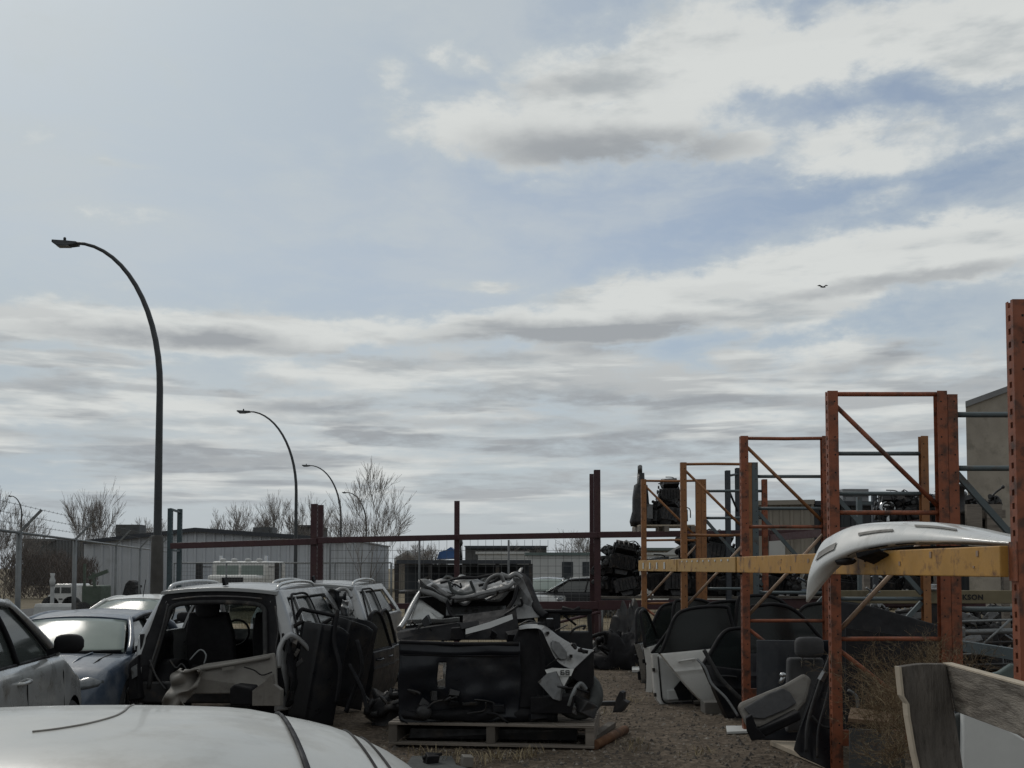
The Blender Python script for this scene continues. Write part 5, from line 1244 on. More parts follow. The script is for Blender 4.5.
# ------------------------------------------------------------------ loose car doors
def door(label, loc, rot, paint, kind='front', L=1.05, H=1.16, group=None, gl='glass_tint', inner='black_plastic', name='car_door', cut=.34, handle=True, mirror=False):
    """local: x from the rear edge (0) to the front edge (L), z up, outer skin towards -y"""
    root = thing(name, label, 'car door', loc, 0, group); root.rotation_euler = rot
    B = lambda q, nm, m, par=root, **k: q.build(nm, M[m], par, world=False, **k)
    zb = H*.55
    if kind == 'front':
        xl = lambda z: .02*(z/zb) ; xr = lambda z: L*(1 - .06*max(0,1-z/.18)**2)
        top = [(0,zb),(.04,zb+.2),(.10,H-.06),(.22,H-.01),(L*.42,H),(L*.62,H-.10),(L*.84,zb+.20),(L,zb)]
    else:
        xl = lambda z: max(0, cut*(1-(z/zb)**.8)); xr = lambda z: L*(1 - .03*max(0,1-z/.15)**2)
        top = [(0,zb),(.10,zb+.16),(.28,H-.10),(.46,H-.015),(L*.70,H),(L*.94,H-.03),(L*.97,H-.12),(L,zb)]
    bul = lambda z: -.045*(1-((z-zb*.58)/(zb*.62))**2) - (.012 if .60 < z/zb < .66 else 0)
    q = MB(); q.grid(lambda u, v: (xl(zb*v)+(xr(zb*v)-xl(zb*v))*u, bul(zb*v), zb*v), 14, 22, thick=(0,.10,0)); sk = B(q, 'panel', paint, bevel=.006)
    q = MB(); q.grid(lambda u, v: (lambda z: (xl(z)+.06+(xr(z)-xl(z)-.12)*u, .105+bul(z)+.03*math.sin(math.pi*u)*math.sin(math.pi*v), z))(.05+(zb-.08)*v), 12, 12, thick=(0,.02,0)); tr = B(q, 'inner_trim', inner)
    q = MB(); q.bx(L*.28, L*.72, .11, .17, zb*.62, zb*.72); q.bx(L*.35, L*.85, .10, .15, .06, .2); B(q, 'armrest', inner, tr, bevel=.015)
    P3 = smooth_path([V((x, .035+.06*((z-zb)/(H-zb)), z)) for x, z in top], 5)
    q = MB(); q.tube(P3, .022, 7, flat=1.2); q.tube([(0.02,.035,zb),(L-.02,.035,zb)], .018, 6); B(q, 'window_frame', 'black_plastic' if paint != 'silver' else 'silver')
    if gl:
        q = MB(); q.slab([V((p.x, .035+.06*((p.z-zb)/(H-zb)), p.z)) for p in P3], (0,.005,0)); B(q, 'window', gl)
    if handle:
        xh = L*.14 if kind == 'front' else L*.16+cut*.15
        q = MB(); q.tube(smooth_path([(xh-.02,bul(zb*.8)+.0,zb*.82),(xh+.01,bul(zb*.8)-.045,zb*.825),(xh+.16,bul(zb*.8)-.045,zb*.835),(xh+.19,bul(zb*.8),zb*.84)],4), .014, 6); B(q, 'door_handle', paint, sk)
    for k in range(2):
        q = MB(); q.box((L-.005, .06, .14+.34*k), (.03,.05,.05)); B(q, 'hinge', 'dark_metal', sk)
    if mirror:
        q = MB(); q.ball((L*.9, -.16, zb+.08), (.12,.22,.15), 12, sq=.7); q.bar((L*.9,-.02,zb+.02),(L*.9,-.1,zb+.05),.06,.05); B(q, 'wing_mirror', 'black_plastic')
    return root
GD = 'car doors standing under the orange rack'
def dl(px, Y, z=0.0): p = P(px, HOR, Y); return V((p.x, Y, z))
door('white front door seen from its dark lined inner side', dl(727,14.7), (R(5),R(2),R(186)), 'white_paint', 'front', 1.05, 1.28, GD, 'glass_clear', 'plate')
w1 = [o for o in COL.objects if o.name.startswith('car_door') and o.parent is None][-1]
q = MB(); q.slab([(.12,.135,.05),(.74,.135,.05),(.80,.135,.22),(.66,.135,.36),(.12,.135,.40)], (0,.02,0)); q.build('speaker_panel', M['black_plastic'], w1, world=False, bevel=.01)
q = MB(); q.tube(smooth_path([(.97,.125,.10),(.93,.125,.03),(.80,.125,.02)],5)+[V((.2,.125,.02))], .012, 6); q.tube([(.97,.125,.10),(.985,.125,.66)], .012, 6); q.build('door_seal', M['rubber'], w1, world=False)
door('narrow white door edge standing left of the inner sided door', dl(651,15.7), (R(-5),0,R(70)), 'white_paint', 'front', 1.0, 1.22, GD, 'glass_clear')
door('grey door standing edge on, farthest out in the aisle', dl(641,16.6), (R(-4),0,R(68)), 'grey_silver', 'rear', .95, 1.2, GD, 'glass_clear')
door('white rear door with dark tinted window and slanted lower edge', dl(666,13.9,.02), (R(-9),R(-5),R(4)), 'white_paint', 'rear', 1.06, 1.28, GD, 'glass_tint', cut=.52)
door('black rear door in front of the white rear door', dl(700,12.9), (R(-12),R(8),R(12)), 'black_paint', 'rear', 1.06, 1.22, GD, 'glass_tint', cut=.40)
door('dark navy door with visible handle behind the second orange post', dl(748,12.5,.10), (R(-10),0,R(3)), 'navy_paint', 'front', 1.12, 1.34, GD, 'glass_tint')
door('black door with tall curved window frame behind the white doors', dl(646,16.4,.02), (R(-6),R(0),R(8)), 'black_paint', 'rear', 1.1, 1.30, GD, 'glass_tint')
door('second black door leaning behind the white inner sided door', dl(672,15.9,.05), (R(-8),R(0),R(5)), 'black_paint', 'front', 1.15, 1.34, GD, 'glass_tint')
door('black door filling the bay behind the white rear door', dl(690,14.6,.05), (R(-8),0,R(3)), 'black_paint', 'rear', 1.15, 1.36, GD, 'glass_tint')
door('navy door at the back of the bay beneath the maroon beam', dl(735,14.5,.10), (R(-6),0,R(3)), 'navy_paint', 'front', 1.2, 1.38, GD, 'glass_tint')
door('black door at the right end of the bay by the headrest', dl(782,13.3,.12), (R(-6),0,R(0)), 'black_paint', 'rear', 1.1, 1.30, GD, 'glass_tint')
# black door standing on its edge beside the first orange post
d1 = thing('door_shell', 'tall black door shell standing on end beside the seat', 'car door', dl(815,9.1))
o_ = [(836,640,9.35),(829,650,9.3),(818,676,9.2),(806,706,9.1),(797,734,9.0),(793,750,8.95),(800,757,8.95),(816,764,8.95),(834,773,8.95),(838,740,9.05),(839,690,9.2)]
q = MB(); q.slab([P(*p) for p in o_], (.06,.09,0)); q.build('panel', M['black_paint'], d1, bevel=.012)
for k, (pts, r) in enumerate((([(830,656,9.26),(818,688,9.12),(808,722,9.0),(806,752,8.92)],.014),([(833,668,9.22),(826,700,9.08),(818,730,8.98),(817,758,8.92)],.011),([(812,716,9.02),(822,726,9.0),(832,728,9.0)],.012))):
    q = MB(); q.tube(smooth_path([P(*p) for p in pts],6), r, 6); q.build('seal' if k < 2 else 'inner_rib', M['rubber' if k != 1 else 'dark_metal'], d1)
q = MB(); q.box(P(823,676,9.12), (.05,.04,.08), (.3,.4,.5)); q.crumple(.01,9); q.build('latch', M['alu'], d1)
GL = 'black doors standing on end between the wrecks'
for px, Y, yw, tl, lab, knd in ((334,12.3,22,-80,'black door standing on end right beside the first wreck','front'),(349,12.8,35,-72,'black door standing on end with its top leaning left','rear'),(362,13.6,28,-78,'black door standing on end below the second wreck window','front')):
    d = door(lab, dl(px, Y, .02), (0,0,0), 'black_paint', knd, 1.14, 1.0, GL, None, 'black_plastic', handle=False)
    d.rotation_euler = (Matrix.Rotation(R(yw),4,'Z') @ Matrix.Rotation(R(tl),4,'Y')).to_euler()
for px, Y, yw, lab in ((369,14.7,80,'black door leaning on the side of the second wreck'),(380,15.3,84,'black door at the far front of the second wreck')):
    door(lab, dl(px, Y, .02), (R(4),0,R(yw)), 'black_paint', 'front', 1.05, 1.2, 'black doors leaning on the second wreck', 'glass_tint')
# curved pale gasket along the black door
q = MB(); q.tube(smooth_path([P(697,659,12.6),P(705,668,12.55),P(712,684,12.5),P(726,698,12.45),P(738,716,12.4)],6), .022, 7, flat=.5); tag(q.build('weather_strip', M['galv']), 'curved grey weather strip hanging before the black rear door', 'trim strip')
q = MB(); q.tube(smooth_path([P(704,650,12.7),P(712,664,12.65),P(722,680,12.6),P(742,700,12.55)],6), .035, 7, flat=.5); tag(q.build('weather_strip', M['rubber']), 'thick black rubber strip hanging before the black rear door', 'trim strip')
q = MB(); q.bx(*sorted((P(702,HOR,13.5).x, P(720,HOR,13.5).x)), 13.4, 13.7, 0, .15); tag(q.build('support_block', M['trim_grey'], bevel=.01), 'low grey block under the white rear door', 'block')
# black bonnets and panels filling the bay of frame one
q = MB(); YB = 10.5; q.slab([P(x,y,YB+.5*(690-y)/90) for x,y in ((838,601),(872,606),(945,627),(950,740),(838,740))], (0,.04,0)); tag(q.build('bonnet', M['black_plastic'], bevel=.02), 'big black bonnet leaning upright behind the dry weeds', 'car panel')
q = MB(); q.grid(lambda u, v: P(757+80*u, 640+100*(1-v), 11.0+.25*v) + V((0,-.07*math.sin(math.pi*u),0)), 14, 10, thick=(0,.03,0)); tag(q.build('boot_lid', M['navy_paint'], bevel=.01), 'dark navy boot lid standing behind the grey seat', 'car panel')
q = MB(); q.slab([P(846,628,9.9),P(936,640,10.0),P(936,735,9.7),P(846,735,9.6)], (0,.03,0)); tag(q.build('sheet_panel', M['black_plastic']), 'dull black plastic sheet in front of the black bonnet', 'car panel')
for k, (pts, r, m_, lab) in enumerate((([(848,690),(856,696),(858,708)],.014,'galv','small pale hook at the foot of the weeds'),)):
    q = MB(); q.tube(smooth_path([P(x,y,8.75+.1*k) for x,y in pts],6), r, 6); tag(q.build('metal_strip', M[m_]), lab, 'strip')
# ------------------------------------------------------------------ seats under the rack
st = thing('car_seat', 'grey car seat tipped on its back on the gravel by the rack', 'car seat', dl(768, 9.9))
Fp = lambda x, y, Y=9.9: P(x, y, Y)
out = [(737,706),(741,702),(770,690),(783,685),(804,673),(812,679),(806,702),(798,711),(772,722),(760,727),(748,728)]
q = MB(); q.slab([Fp(x, y, 9.75+.35*(728-y)/55) for x, y in out], (.03,.16,-.03)); q.build('seat_back', M['beige_trim'], st, bevel=.03)
ins = [(744,708),(768,694),(783,688),(790,692),(797,703),(786,710),(764,719),(752,718)]
q = MB(); q.slab([Fp(x, y, 9.72+.35*(728-y)/55) for x, y in ins], (0,.03,0)); q.build('cushion', M['grey_fabric'], st, bevel=.012)
q = MB(); q.slab([Fp(746,718,9.66),Fp(752,715,9.66),Fp(757,728,9.66),Fp(766,738,9.66),Fp(752,742,9.66),Fp(747,731,9.66)], (.02,.12,0)); q.crumple(.012,6); q.build('hinge_bracket', M['black_plastic'], st, bevel=.01)
q = MB(); q.slab([Fp(757,730,9.7),Fp(800,711,9.7),Fp(802,720,9.7),Fp(764,738,9.7)], (0,.25,0)); q.build('side_bolster', M['black_plastic'], st, bevel=.02)
q = MB(); q.tube([Fp(780,684,9.9),Fp(784,676,9.9)], .02, 6); q.ball(Fp(783,675,9.9), (.07,.06,.05), 8); q.build('seat_belt_anchor', M['chrome'], st)
s2 = thing('car_seat', 'dark grey upright car seat with headrest behind the tipped seat', 'car seat', dl(800, 10.4))
c = P(805, 690, 10.4); q = MB(); bw_ = .36
q.grid(lambda u, v: (c.x-bw_/2*1.0+ bw_*v + .06*u, 10.4+.14*u+.03*math.cos((v-.5)*3), c.z-.42+.72*u), 8, 8, thick=(0,.12,0)); q.build('seat_back', M['grey_fabric'], s2, bevel=.03)
h_ = P(812, 648, 10.4); q = MB(); q.ball((h_.x, 10.5, h_.z), (.285,.14,.21), 14, sq=.5); q.build('headrest', M['grey_fabric'], s2)
for dx_ in (-.06,.06): q = MB(); q.tube([(h_.x+dx_-.02, 10.5, h_.z-.2),(h_.x+dx_, 10.5, h_.z)], .009, 6); q.build('headrest_post', M['chrome'], s2)
# boards and strips on the ground
for k, (pts, Y, h, mt, lab) in enumerate((([(770,744),(790,740),(843,764),(832,770)],9.9,.05,'wood_end','pale curved bumper strip lying by the tall black door'),([(726,727),(750,727),(751,732),(727,733)],11.7,.03,'plate','short white strip lying in front of the tipped seat'),
        ([(693,700),(712,699),(713,703),(694,704)],14.2,.04,'wood_dark','dark plank under the white doors'),([(632,668),(650,668),(650,672),(632,672)],16.3,.05,'plate','short pale board at the aisle end of the doors'),([(600,657),(622,656),(625,661),(600,663)],19.6,.08,'wood_grey','pale board lying at the foot of the maroon post'))):
    q = MB(); q.slab([(lambda p: V((p.x, p.y, .004)))(P(x, y, EYE*FPX/(y-HOR))) for x, y in pts], (0,0,h)); tag(q.build('board', M[mt], bevel=.006), lab, 'board')
# cardboard and grey panel at frame one
q = MB(); q.slab([P(848,722,8.3),P(851,711,8.5),P(896,717,8.5),P(898,727,8.3)], (0,.0,.03)); tag(q.build('cardboard_sheet', M['cardboard']), 'brown cardboard sheet resting on the orange base plate', 'cardboard')
q = MB(); q.slab([P(850,729,8.75),P(905,731,8.75),P(905,800,8.75),P(850,800,8.75)], (0,.03,0)); tag(q.build('sheet_panel', M['grey_panel']), 'dark grey sheet panel standing below the orange base plate', 'panel')
# ------------------------------------------------------------------ tumbleweeds
def tumbleweed(label, c, rad, n, seed, dn=V((0,0,1)), hscale=1.0):
    rg = random.Random(seed); mb = MB(); c = V(c)
    root_ = c + V((0,0,-rad*hscale*.95))
    def twig(p, d, L, w, dep):
        k = 4; pts = [p.copy()]; q_ = p.copy(); dd = d.copy()
        for i in range(k):
            dd = (dd + V((rg.gauss(0,.28), rg.gauss(0,.28), rg.gauss(.02,.22)))).normalized(); q_ = q_ + dd*(L/k); pts.append(q_.copy())
        sd_ = d.cross(V((0,1,0))); sd_ = sd_.normalized() if sd_.length > .05 else V((1,0,0))
        for i in range(k):
            w0 = w*(1-.7*i/k); w1 = w*(1-.7*(i+1)/k); m_ = rg.choice((0,0,1))
            mb.add([pts[i]-sd_*w0, pts[i]+sd_*w0, pts[i+1]+sd_*w1, pts[i+1]-sd_*w1], [(0,1,2,3)], m_)
        if dep < 3:
            for j in range(4 if dep < 2 else 3):
                i = rg.randrange(1, k+1); nd = (dd + V((rg.gauss(0,.75), rg.gauss(0,.75), rg.gauss(.15,.6)))).normalized(); twig(pts[i], nd, L*rg.uniform(.45,.75), w*.7, dep+1)
    for i in range(n):
        a = rg.random()*6.28; e = rg.uniform(.25, 1.35); d = V((math.cos(a)*math.cos(e), math.sin(a)*math.cos(e), math.sin(e)*hscale)).normalized()
        twig(root_ + V((rg.gauss(0,rad*.2), rg.gauss(0,rad*.2), rg.uniform(0,rad*.4))), d, rad*rg.uniform(.6,1.1), .0032, 0)
    o = mb.build('tumbleweed', [M['weed'], M['straw']], weld=False)
    o.data.transform(Matrix.Translation(-root_)); o.location = root_
    return tag(o, label, 'weed', 'tumbleweeds caught in the rack')
tumbleweed('largest tumbleweed lodged left of the weathered wooden post', P(893,700,7.9), .36, 40, 1)
tumbleweed('tall wispy tumbleweed in front of the black bonnet', P(905,660,8.7), .42, 34, 2, hscale=1.2)
tumbleweed('small tumbleweed hanging below the cardboard sheet', P(893,740,7.6), .20, 22, 3)
tumbleweed('thin tumbleweed beside the right leg of the orange rack', P(938,648,8.6), .30, 18, 4, hscale=1.3)
# ------------------------------------------------------------------ wooden crate side at the right
wf = thing('wooden_crate', 'weathered grey wooden crate side with post and top board at right', 'crate', dl(930, 4.2))
pz = P(899,668,4.2); 
q = MB(); q.slab([P(899,667,4.2),P(921,664,4.2),P(946,664,4.2),P(956,720,4.17),P(968,800,4.12),P(925,800,4.12),P(914,752,4.15),P(908,716,4.17),P(907,704,4.18),P(902,696,4.19)], (0,.045,0)); q.build('post', M['wood_z'], wf, bevel=.004)
q = MB(); e = [P(899,667,4.195),P(902,696,4.185),P(907,704,4.175),P(908,716,4.165),P(914,752,4.145),P(925,800,4.115)]; q.strip(e, [p+V((.008,-.004,0)) for p in e], (0,.05,0)); q.build('lit_end_grain', M['wood_end'], wf)  # end grain strip, its lit look put into the pale colour
a0_, a1_ = P(943,664.5,4.25), P(1060,697,3.15); b0_, b1_ = P(951,710,4.25), P(1060,751,3.15)
q = MB(); q.slab([a0_, a1_, b1_, b0_], (.04,.012,0)); q.build('top_board', M['wood_y'], wf, bevel=.003)
q = MB(); q.slab([a0_+V((-.001,0,.0015)), a1_+V((-.001,0,.0015)), a1_+V((.041,.012,.0015)), a0_+V((.041,.012,.0015))], (0,0,.006)); q.build('top_edge', M['wood_end'], wf)
a0_, a1_ = P(958,800,4.25), P(1070,905,3.15); q = MB(); q.slab([a0_, a1_, a1_-V((0,0,.14)), a0_-V((0,0,.14))], (.03,.01,0)); q.build('lower_board', M['wood_dark'], wf, bevel=.003)
# things inside the crate
q = MB(); q.slab([P(964,712,4.9),P(986,716,4.9),P(1000,724,4.9),P(1040,748,4.9),P(1060,790,4.9),P(1060,900,4.9),P(963,900,4.9)], (0,.05,0)); tag(q.build('fridge_panel', M['plate'], bevel=.01), 'white curved panel standing inside the wooden crate', 'panel')
q = MB(); q.slab([P(990,712,5.1),P(1060,728,5.1),P(1060,752,5.1),P(1010,732,5.1)], (0,.05,0)); tag(q.build('trim_panel', M['white_paint'], bevel=.01), 'white trim strip behind the panel inside the wooden crate', 'panel')
q = MB(); q.slab([P(942,716,5.0),P(955,712,5.0),P(957,728,5.0),P(944,724,5.0)], (0,.04,0)); tag(q.build('trim_panel', M['plate'], bevel=.006), 'small white scrap corner right of the wooden post', 'panel')
q = MB(); q.slab([P(935,708,5.25),P(966,712,5.25),P(963,900,5.25),P(928,900,5.25)], (0,.06,0)); tag(q.build('sheet_panel', M['navy_paint'], bevel=.01), 'dark navy panel just right of the wooden post', 'panel')
q = MB(); q.slab([P(954,716,4.95),P(965,712,4.95),P(965,900,4.95),P(950,900,4.95)], (0,.04,0)); tag(q.build('sheet_panel', M['liner'], bevel=.01), 'narrow grey panel between the navy and white panels', 'panel')
q = MB(); q.slab([P(975,678,6.4),P(1000,672,6.4),P(1012,664,6.4),P(1060,668,6.4),P(1060,730,6.4),P(985,700,6.4)], (0,.05,0)); tag(q.build('fender_panel', M['green_grey'], bevel=.012), 'grey green fender panel lying behind the crate top board', 'car panel')
# ------------------------------------------------------------------ white bumper on the yellow beam
bu = thing('bumper', 'white car bumper cover hanging over the yellow beam', 'bumper', P(900, 545, 7.4))
# rows of the shell: upper rim, shoulder, face, lower lip (photo outline at its own distance)
up_r = [(826,539,8.35),(838,532,8.2),(853,526,8.05),(875,523,7.8),(905,522,7.45),(935,523,7.1),(962,527,6.8),(990,533,6.5),(1014,538,6.25)]
sh_r = [(815,556,8.30),(830,546,8.12),(850,538,7.92),(875,533,7.65),(905,531,7.28),(935,532,6.92),(962,535,6.62),(990,539,6.36),(1015,541.5,6.16)]
fa_r = [(808,578,8.28),(824,564,8.08),(848,552,7.86),(873,545,7.60),(905,541,7.22),(935,541,6.86),(962,541.5,6.58),(990,543,6.34),(1015,544.5,6.15)]
lo_r = [(806,602,8.32),(832,571,8.12),(853,556,7.92),(873,549.5,7.68),(905,545,7.3),(935,543.8,6.95),(962,544,6.66),(990,545.3,6.42),(1015,546.2,6.2)]
rows = [smooth_path([P(*p) for p in r_], 8) for r_ in (lo_r, fa_r, sh_r, up_r)]
inn = [p + V((.18,.14,.0)) for p in rows[3]]
rows = rows + [inn]
n_ = len(rows[0])
cols_ = [smooth_path([r_[i] for r_ in rows], 5) for i in range(n_)]
q = MB(); q.grid(lambda u, v: cols_[min(n_-1, int(round(u*(n_-1))))][min(len(cols_[0])-1, int(round(v*(len(cols_[0])-1))))], n_-1, len(cols_[0])-1, thick=(.03,.03,-.004)); q.build('shell', M['white_paint'], bu, weld=False)
def surf(u, v, off=.004):
    i = min(n_-1, max(0, int(round(u*(n_-1))))); j = min(len(cols_[0])-1, max(0, int(round(v*(len(cols_[0])-1))))); return cols_[i][j] + V((-off, -off, off*.4))
for (u0, u1, v0, v1, m_) in ((.30,.46,.50,.57,'trim_grey'),(.05,.17,.42,.50,'trim_grey'),(.55,.74,.58,.64,'trim_grey')):
    q = MB(); A = [surf(u0+(u1-u0)*k/6, v1) for k in range(7)]; Bq = [surf(u0+(u1-u0)*k/6, v0) for k in range(7)]; q.strip(A, Bq, (-.004,-.004,.001)); q.build('recess', M['trim_grey'], bu)
for (u0, u1) in ((.36,.44),(.47,.54),(.57,.63),(.66,.72),(.24,.30)):
    q = MB(); A = [surf(u0+(u1-u0)*k/4, .10) for k in range(5)]; Bq = [surf(u0+(u1-u0)*k/4, .05) for k in range(5)]; q.strip(A, Bq, (-.012,-.012,.002)); q.build('clip', M['black_plastic'], bu)
q = MB(); A = [p + V((.05,.05,-.012)) for p in rows[0][18:56]]; q.strip(A, [p + V((.02,.02,-.05)) for p in A], (.06,.05,0)); q.build('inner_bar', M['black_plastic'], bu)
q = MB(); c = P(846,560,8.0); q.ball(c, (.16,.14,.07), 8); q.crumple(.03,9); q.build('bracket', M['dark_metal'], bu)
q = MB(); q.slab([P(856,553,7.7),P(878,549,7.45),P(879,551,7.45),P(857,558,7.7)], (.14,.08,-.05)); q.crumple(.01,6); q.build('bracket', M['black_plastic'], bu)  # black slab put in for the bumper's shadow on the beam
# ------------------------------------------------------------------ pallet with the crushed pickup
YP = 10.85; pa, pb = P(386,724,YP), P(594,724,YP); zt = pa.z
pal = thing('pallet', 'long grey wooden pallet carrying the crushed black wreck', 'pallet', V(((pa.x+pb.x)/2, YP, 0))); pal.rotation_euler = (0,0,R(-7))
W_ = pb.x-pa.x; h_ = W_/2; D_ = 1.35
for k in range(9):
    y = .0 + k*(D_-.11)/8; q = MB(); q.bx(-h_, h_, y, y+.115, zt-.025, zt+rnd.uniform(-.002,.002)); q.build('deck_board', M['wood_grey'], pal, world=False, bevel=.003)
for x in (-h_, -.04, h_-.09):
    q = MB(); q.bx(x, x+.09, .01, D_, .05, zt-.0255); q.build('stringer', M['wood_grey' if x > 0 else 'wood_dark'], pal, world=False, bevel=.003)
for y in (0, D_*.5, D_-.11):
    q = MB(); q.bx(-h_, h_, y, y+.11, .024, .049); q.build('bottom_board', M['wood_grey'], pal, world=False, bevel=.003)
q = MB(); q.bx(-h_+.15, h_-.2, .3, .9, .06, .15); q.crumple(.04,4); q.build('cross_piece', M['dark_metal'], pal, world=False)
wr = thing('crushed_pickup', 'crushed black pickup wreck with silver flattened cab on the pallet', 'wrecked car', P(480, 720, 11.0))
YF = 10.95; zf = zt+.01
def Q(x, y, Y=YF): return P(x, y, Y)
# rear box: front sheet with a slot, sides, lid ledge
fx0, fx1, fy0, fy1 = Q(400,HOR).x, Q(519,HOR).x, Q(400,642).z, Q(400,718).z
def boxf(u, v):
    p = V((fx0+(fx1-fx0)*u, YF, zf+(fy0-zf)*v)); n1 = noise.noise_vector(V((u*2.3, v*2, 4))); n2 = noise.noise_vector(V((u*6, v*5, 9))); ed = max(0, 1-v*3)
    return p + V((n1.x*.03+n2.x*.012, n1.y*.11 + n2.y*.03 - (.035 if v > .86 else 0) - .02*math.sin(v*3.1), n1.z*.03 + ed*n2.z*.06))
slot = lambda u, v: not (.325 < u < .402 and .42 < v < .76)
q = MB(); q.grid(boxf, 60, 40, keep=slot, thick=(0,.05,0)); q.build('tailgate', M['navy_paint'], wr)
q = MB(); q.tube([boxf(.01,.98)+V((0,-.01,.01)), boxf(.5,.99)+V((0,-.015,.005)), boxf(.99,.98)+V((0,-.01,.0))], .022, 6); q.tube([boxf(.02,.84)+V((0,-.012,0)), boxf(.5,.84)+V((0,-.012,0)), boxf(.98,.83)+V((0,-.012,0))], .010, 5); q.build('top_lip', M['black_plastic'], wr)
q = MB(); q.slab([Q(437,662,YF-.012),Q(446,661,YF-.012),Q(447,686,YF-.012),Q(438,686,YF-.012),Q(437.5,681,YF-.012),Q(443,679,YF-.012),Q(443,664,YF-.012),Q(438,665,YF-.012)], (0,.02,0)); q.build('slot_rim', M['chrome'], wr)
q = MB(); q.slab([Q(437,681,YF+.02),Q(447,679,YF+.02),Q(447,688,YF+.02),Q(437,688,YF+.02)], (0,.03,0)); q.build('slot_tab', M['plate'], wr)
for s, x in ((-1, fx0), (1, fx1)):
    q = MB(); q.grid(lambda u, v: V((x + (.0 if s < 0 else 0) + .04*noise.noise(V((u*3,v*3,s))), YF+.05+1.15*u, zf+(fy0-zf)*v*(1-.06*u))), 10, 10, thick=(-s*.04,0,0)); q.build('side_panel', M['navy_paint'], wr)
q = MB(); q.grid(lambda u, v: V((fx0+(fx1-fx0)*u, YF+.06+1.15*v, fy0-.10+.03*noise.noise(V((u*4,v*4,1))))), 12, 10, thick=(0,0,-.03)); q.build('load_floor', M['black_plastic'], wr)
# bumper bar below and jumble at the base
q = MB(); q.grid(lambda u, v: V((fx0+.05+(fx1-fx0+.35)*u, YF+.0-.03*math.sin(math.pi*v)+.05*noise.noise(V((u*5,0,2))), zf+.01+(.12+.06*noise.noise(V((u*4,9,2))))*v)), 24, 6, thick=(0,.09,0)); q.crumple(.03, 6); q.build('rear_bumper', M['black_plastic'], wr)
q = MB(); q.bx(fx0-.02, fx1+.02, YF+.1, YF+1.1, zf, zf+.12); q.build('chassis', M['dark_metal'], wr, bevel=.02)
q = MB(); c = Q(424,712,YF-.08); q.lathe([(.02,-.03),(.05,-.03),(.08,-.01),(.08,.01),(.05,.03),(.02,.04)], 16, Matrix.Translation(c) @ Matrix.Rotation(R(80),4,'X')); q.tube(smooth_path([c, c+V((.1,-.03,.1)), c+V((.2,0,.12))],4), .012, 5); q.build('hub', M['dark_metal'], wr)
# silver flattened cab
YC = 12.1
lp = [Q(399,629,YC-.55), Q(405,620,YC-.4), Q(412,606,YC-.1), Q(421,592,YC+.1), Q(432,585,YC+.25)]
q = MB(); q.tube(smooth_path(lp,5), .042, 8, flat=.7); q.build('pillar', M['silver'], wr)
rp = [Q(546,616,YC-.3), Q(538,609,YC-.2), Q(531,593,YC+.05), Q(525,579,YC+.25), Q(515,574,YC+.4)]
q = MB(); q.tube(smooth_path(rp,5), .05, 8, flat=.7); q.build('pillar', M['black_plastic'], wr)
q = MB(); q.slab([Q(512,577,YC+.1),Q(523,579,YC+.05),Q(537,609,YC-.2),Q(541,617,YC-.3),Q(510,620,YC-.2),Q(506,612,YC-.1),Q(516,600,YC)], (0,.05,0)); q.crumple(.02,3); q.build('quarter_panel', M['dull_silver'], wr, bevel=.01)
# sagging roof skin with folds
def roofp(u, v):
    x = 420+104*u; y = 586 - 9*v - (8*(u-.5)*abs(u-.5)*4 if u > .5 else 0)*.6 + 13*math.sin(math.pi*u)*(1-v)
    p = P(x, y, YC + .0 + .9*v); n1 = noise.noise_vector(V((u*4, v*5, 2.2))); n2 = noise.noise_vector(V((u*9, v*9, 7)))
    return p + V((n1.x*.05+n2.x*.02, n1.y*.07, n1.z*.11+n2.z*.05-.045*abs(math.sin(u*11+v*5))))
q = MB(); q.grid(roofp, 60, 22, thick=(0,.01,-.02)); q.build('roof', M['dull_silver'], wr)
for k, (pts, r, m_) in enumerate((([(432,584),(440,590),(452,597),(468,597),(484,592),(505,588),(514,582)],.028,'dull_silver'),([(448,580),(452,590),(462,594),(474,592),(470,581)],.026,'liner'),([(484,590),(488,580),(499,575),(504,582)],(.03),'dull_silver'),([(455,600),(470,598),(490,594),(512,587)],.035,'dull_silver'),([(420,590),(432,594),(444,600),(452,602)],.04,'dull_silver'),([(500,574),(508,577),(516,574),(522,578)],.035,'dull_silver'),([(478,586),(492,582),(506,574)],.02,'black_plastic'),([(440,583),(460,578),(480,577),(500,573)],.022,'black_plastic'))):
    q = MB(); q.tube(smooth_path([Q(x,y,YC-.12+.03*k) for x,y in pts],6), r, 7, flat=.55); q.crumple(.012,7,k); q.build('roof_fold', M[m_], wr)
# rear window opening: dark inside, grey inner panel and left pane
q = MB(); q.slab([Q(416,598,YC+.3),Q(520,590,YC+.3),Q(536,622,YC+.3),Q(404,630,YC+.3)], (0,.4,0)); q.build('cab_interior', M['black_plastic'], wr)
q = MB(); q.grid(lambda u, v: Q(446+60*u, 616-9*v-1.5*u, YC+.1+.1*v), 8, 5, thick=(0,.03,0)); q.build('inner_panel', M['alu'], wr)
q = MB(); q.slab([Q(406,626,YC-.25),Q(418,600,YC+.02),Q(424,602,YC+.02),Q(444,617,YC-.1),Q(440,622,YC-.25)], (0,.04,0)); q.crumple(.015,4); q.build('quarter_panel', M['grey_silver'], wr, bevel=.01)
q = MB(); q.tube(smooth_path([Q(447,600,YC),Q(450,612,YC-.1),Q(456,618,YC-.2)],4), .022, 6); q.build('window_seal', M['black_plastic'], wr); q = MB(); q.tube(smooth_path([Q(517,586,YC),Q(514,600,YC-.1),Q(505,612,YC-.2)],4), .024, 6); q.build('window_seal', M['black_plastic'], wr)
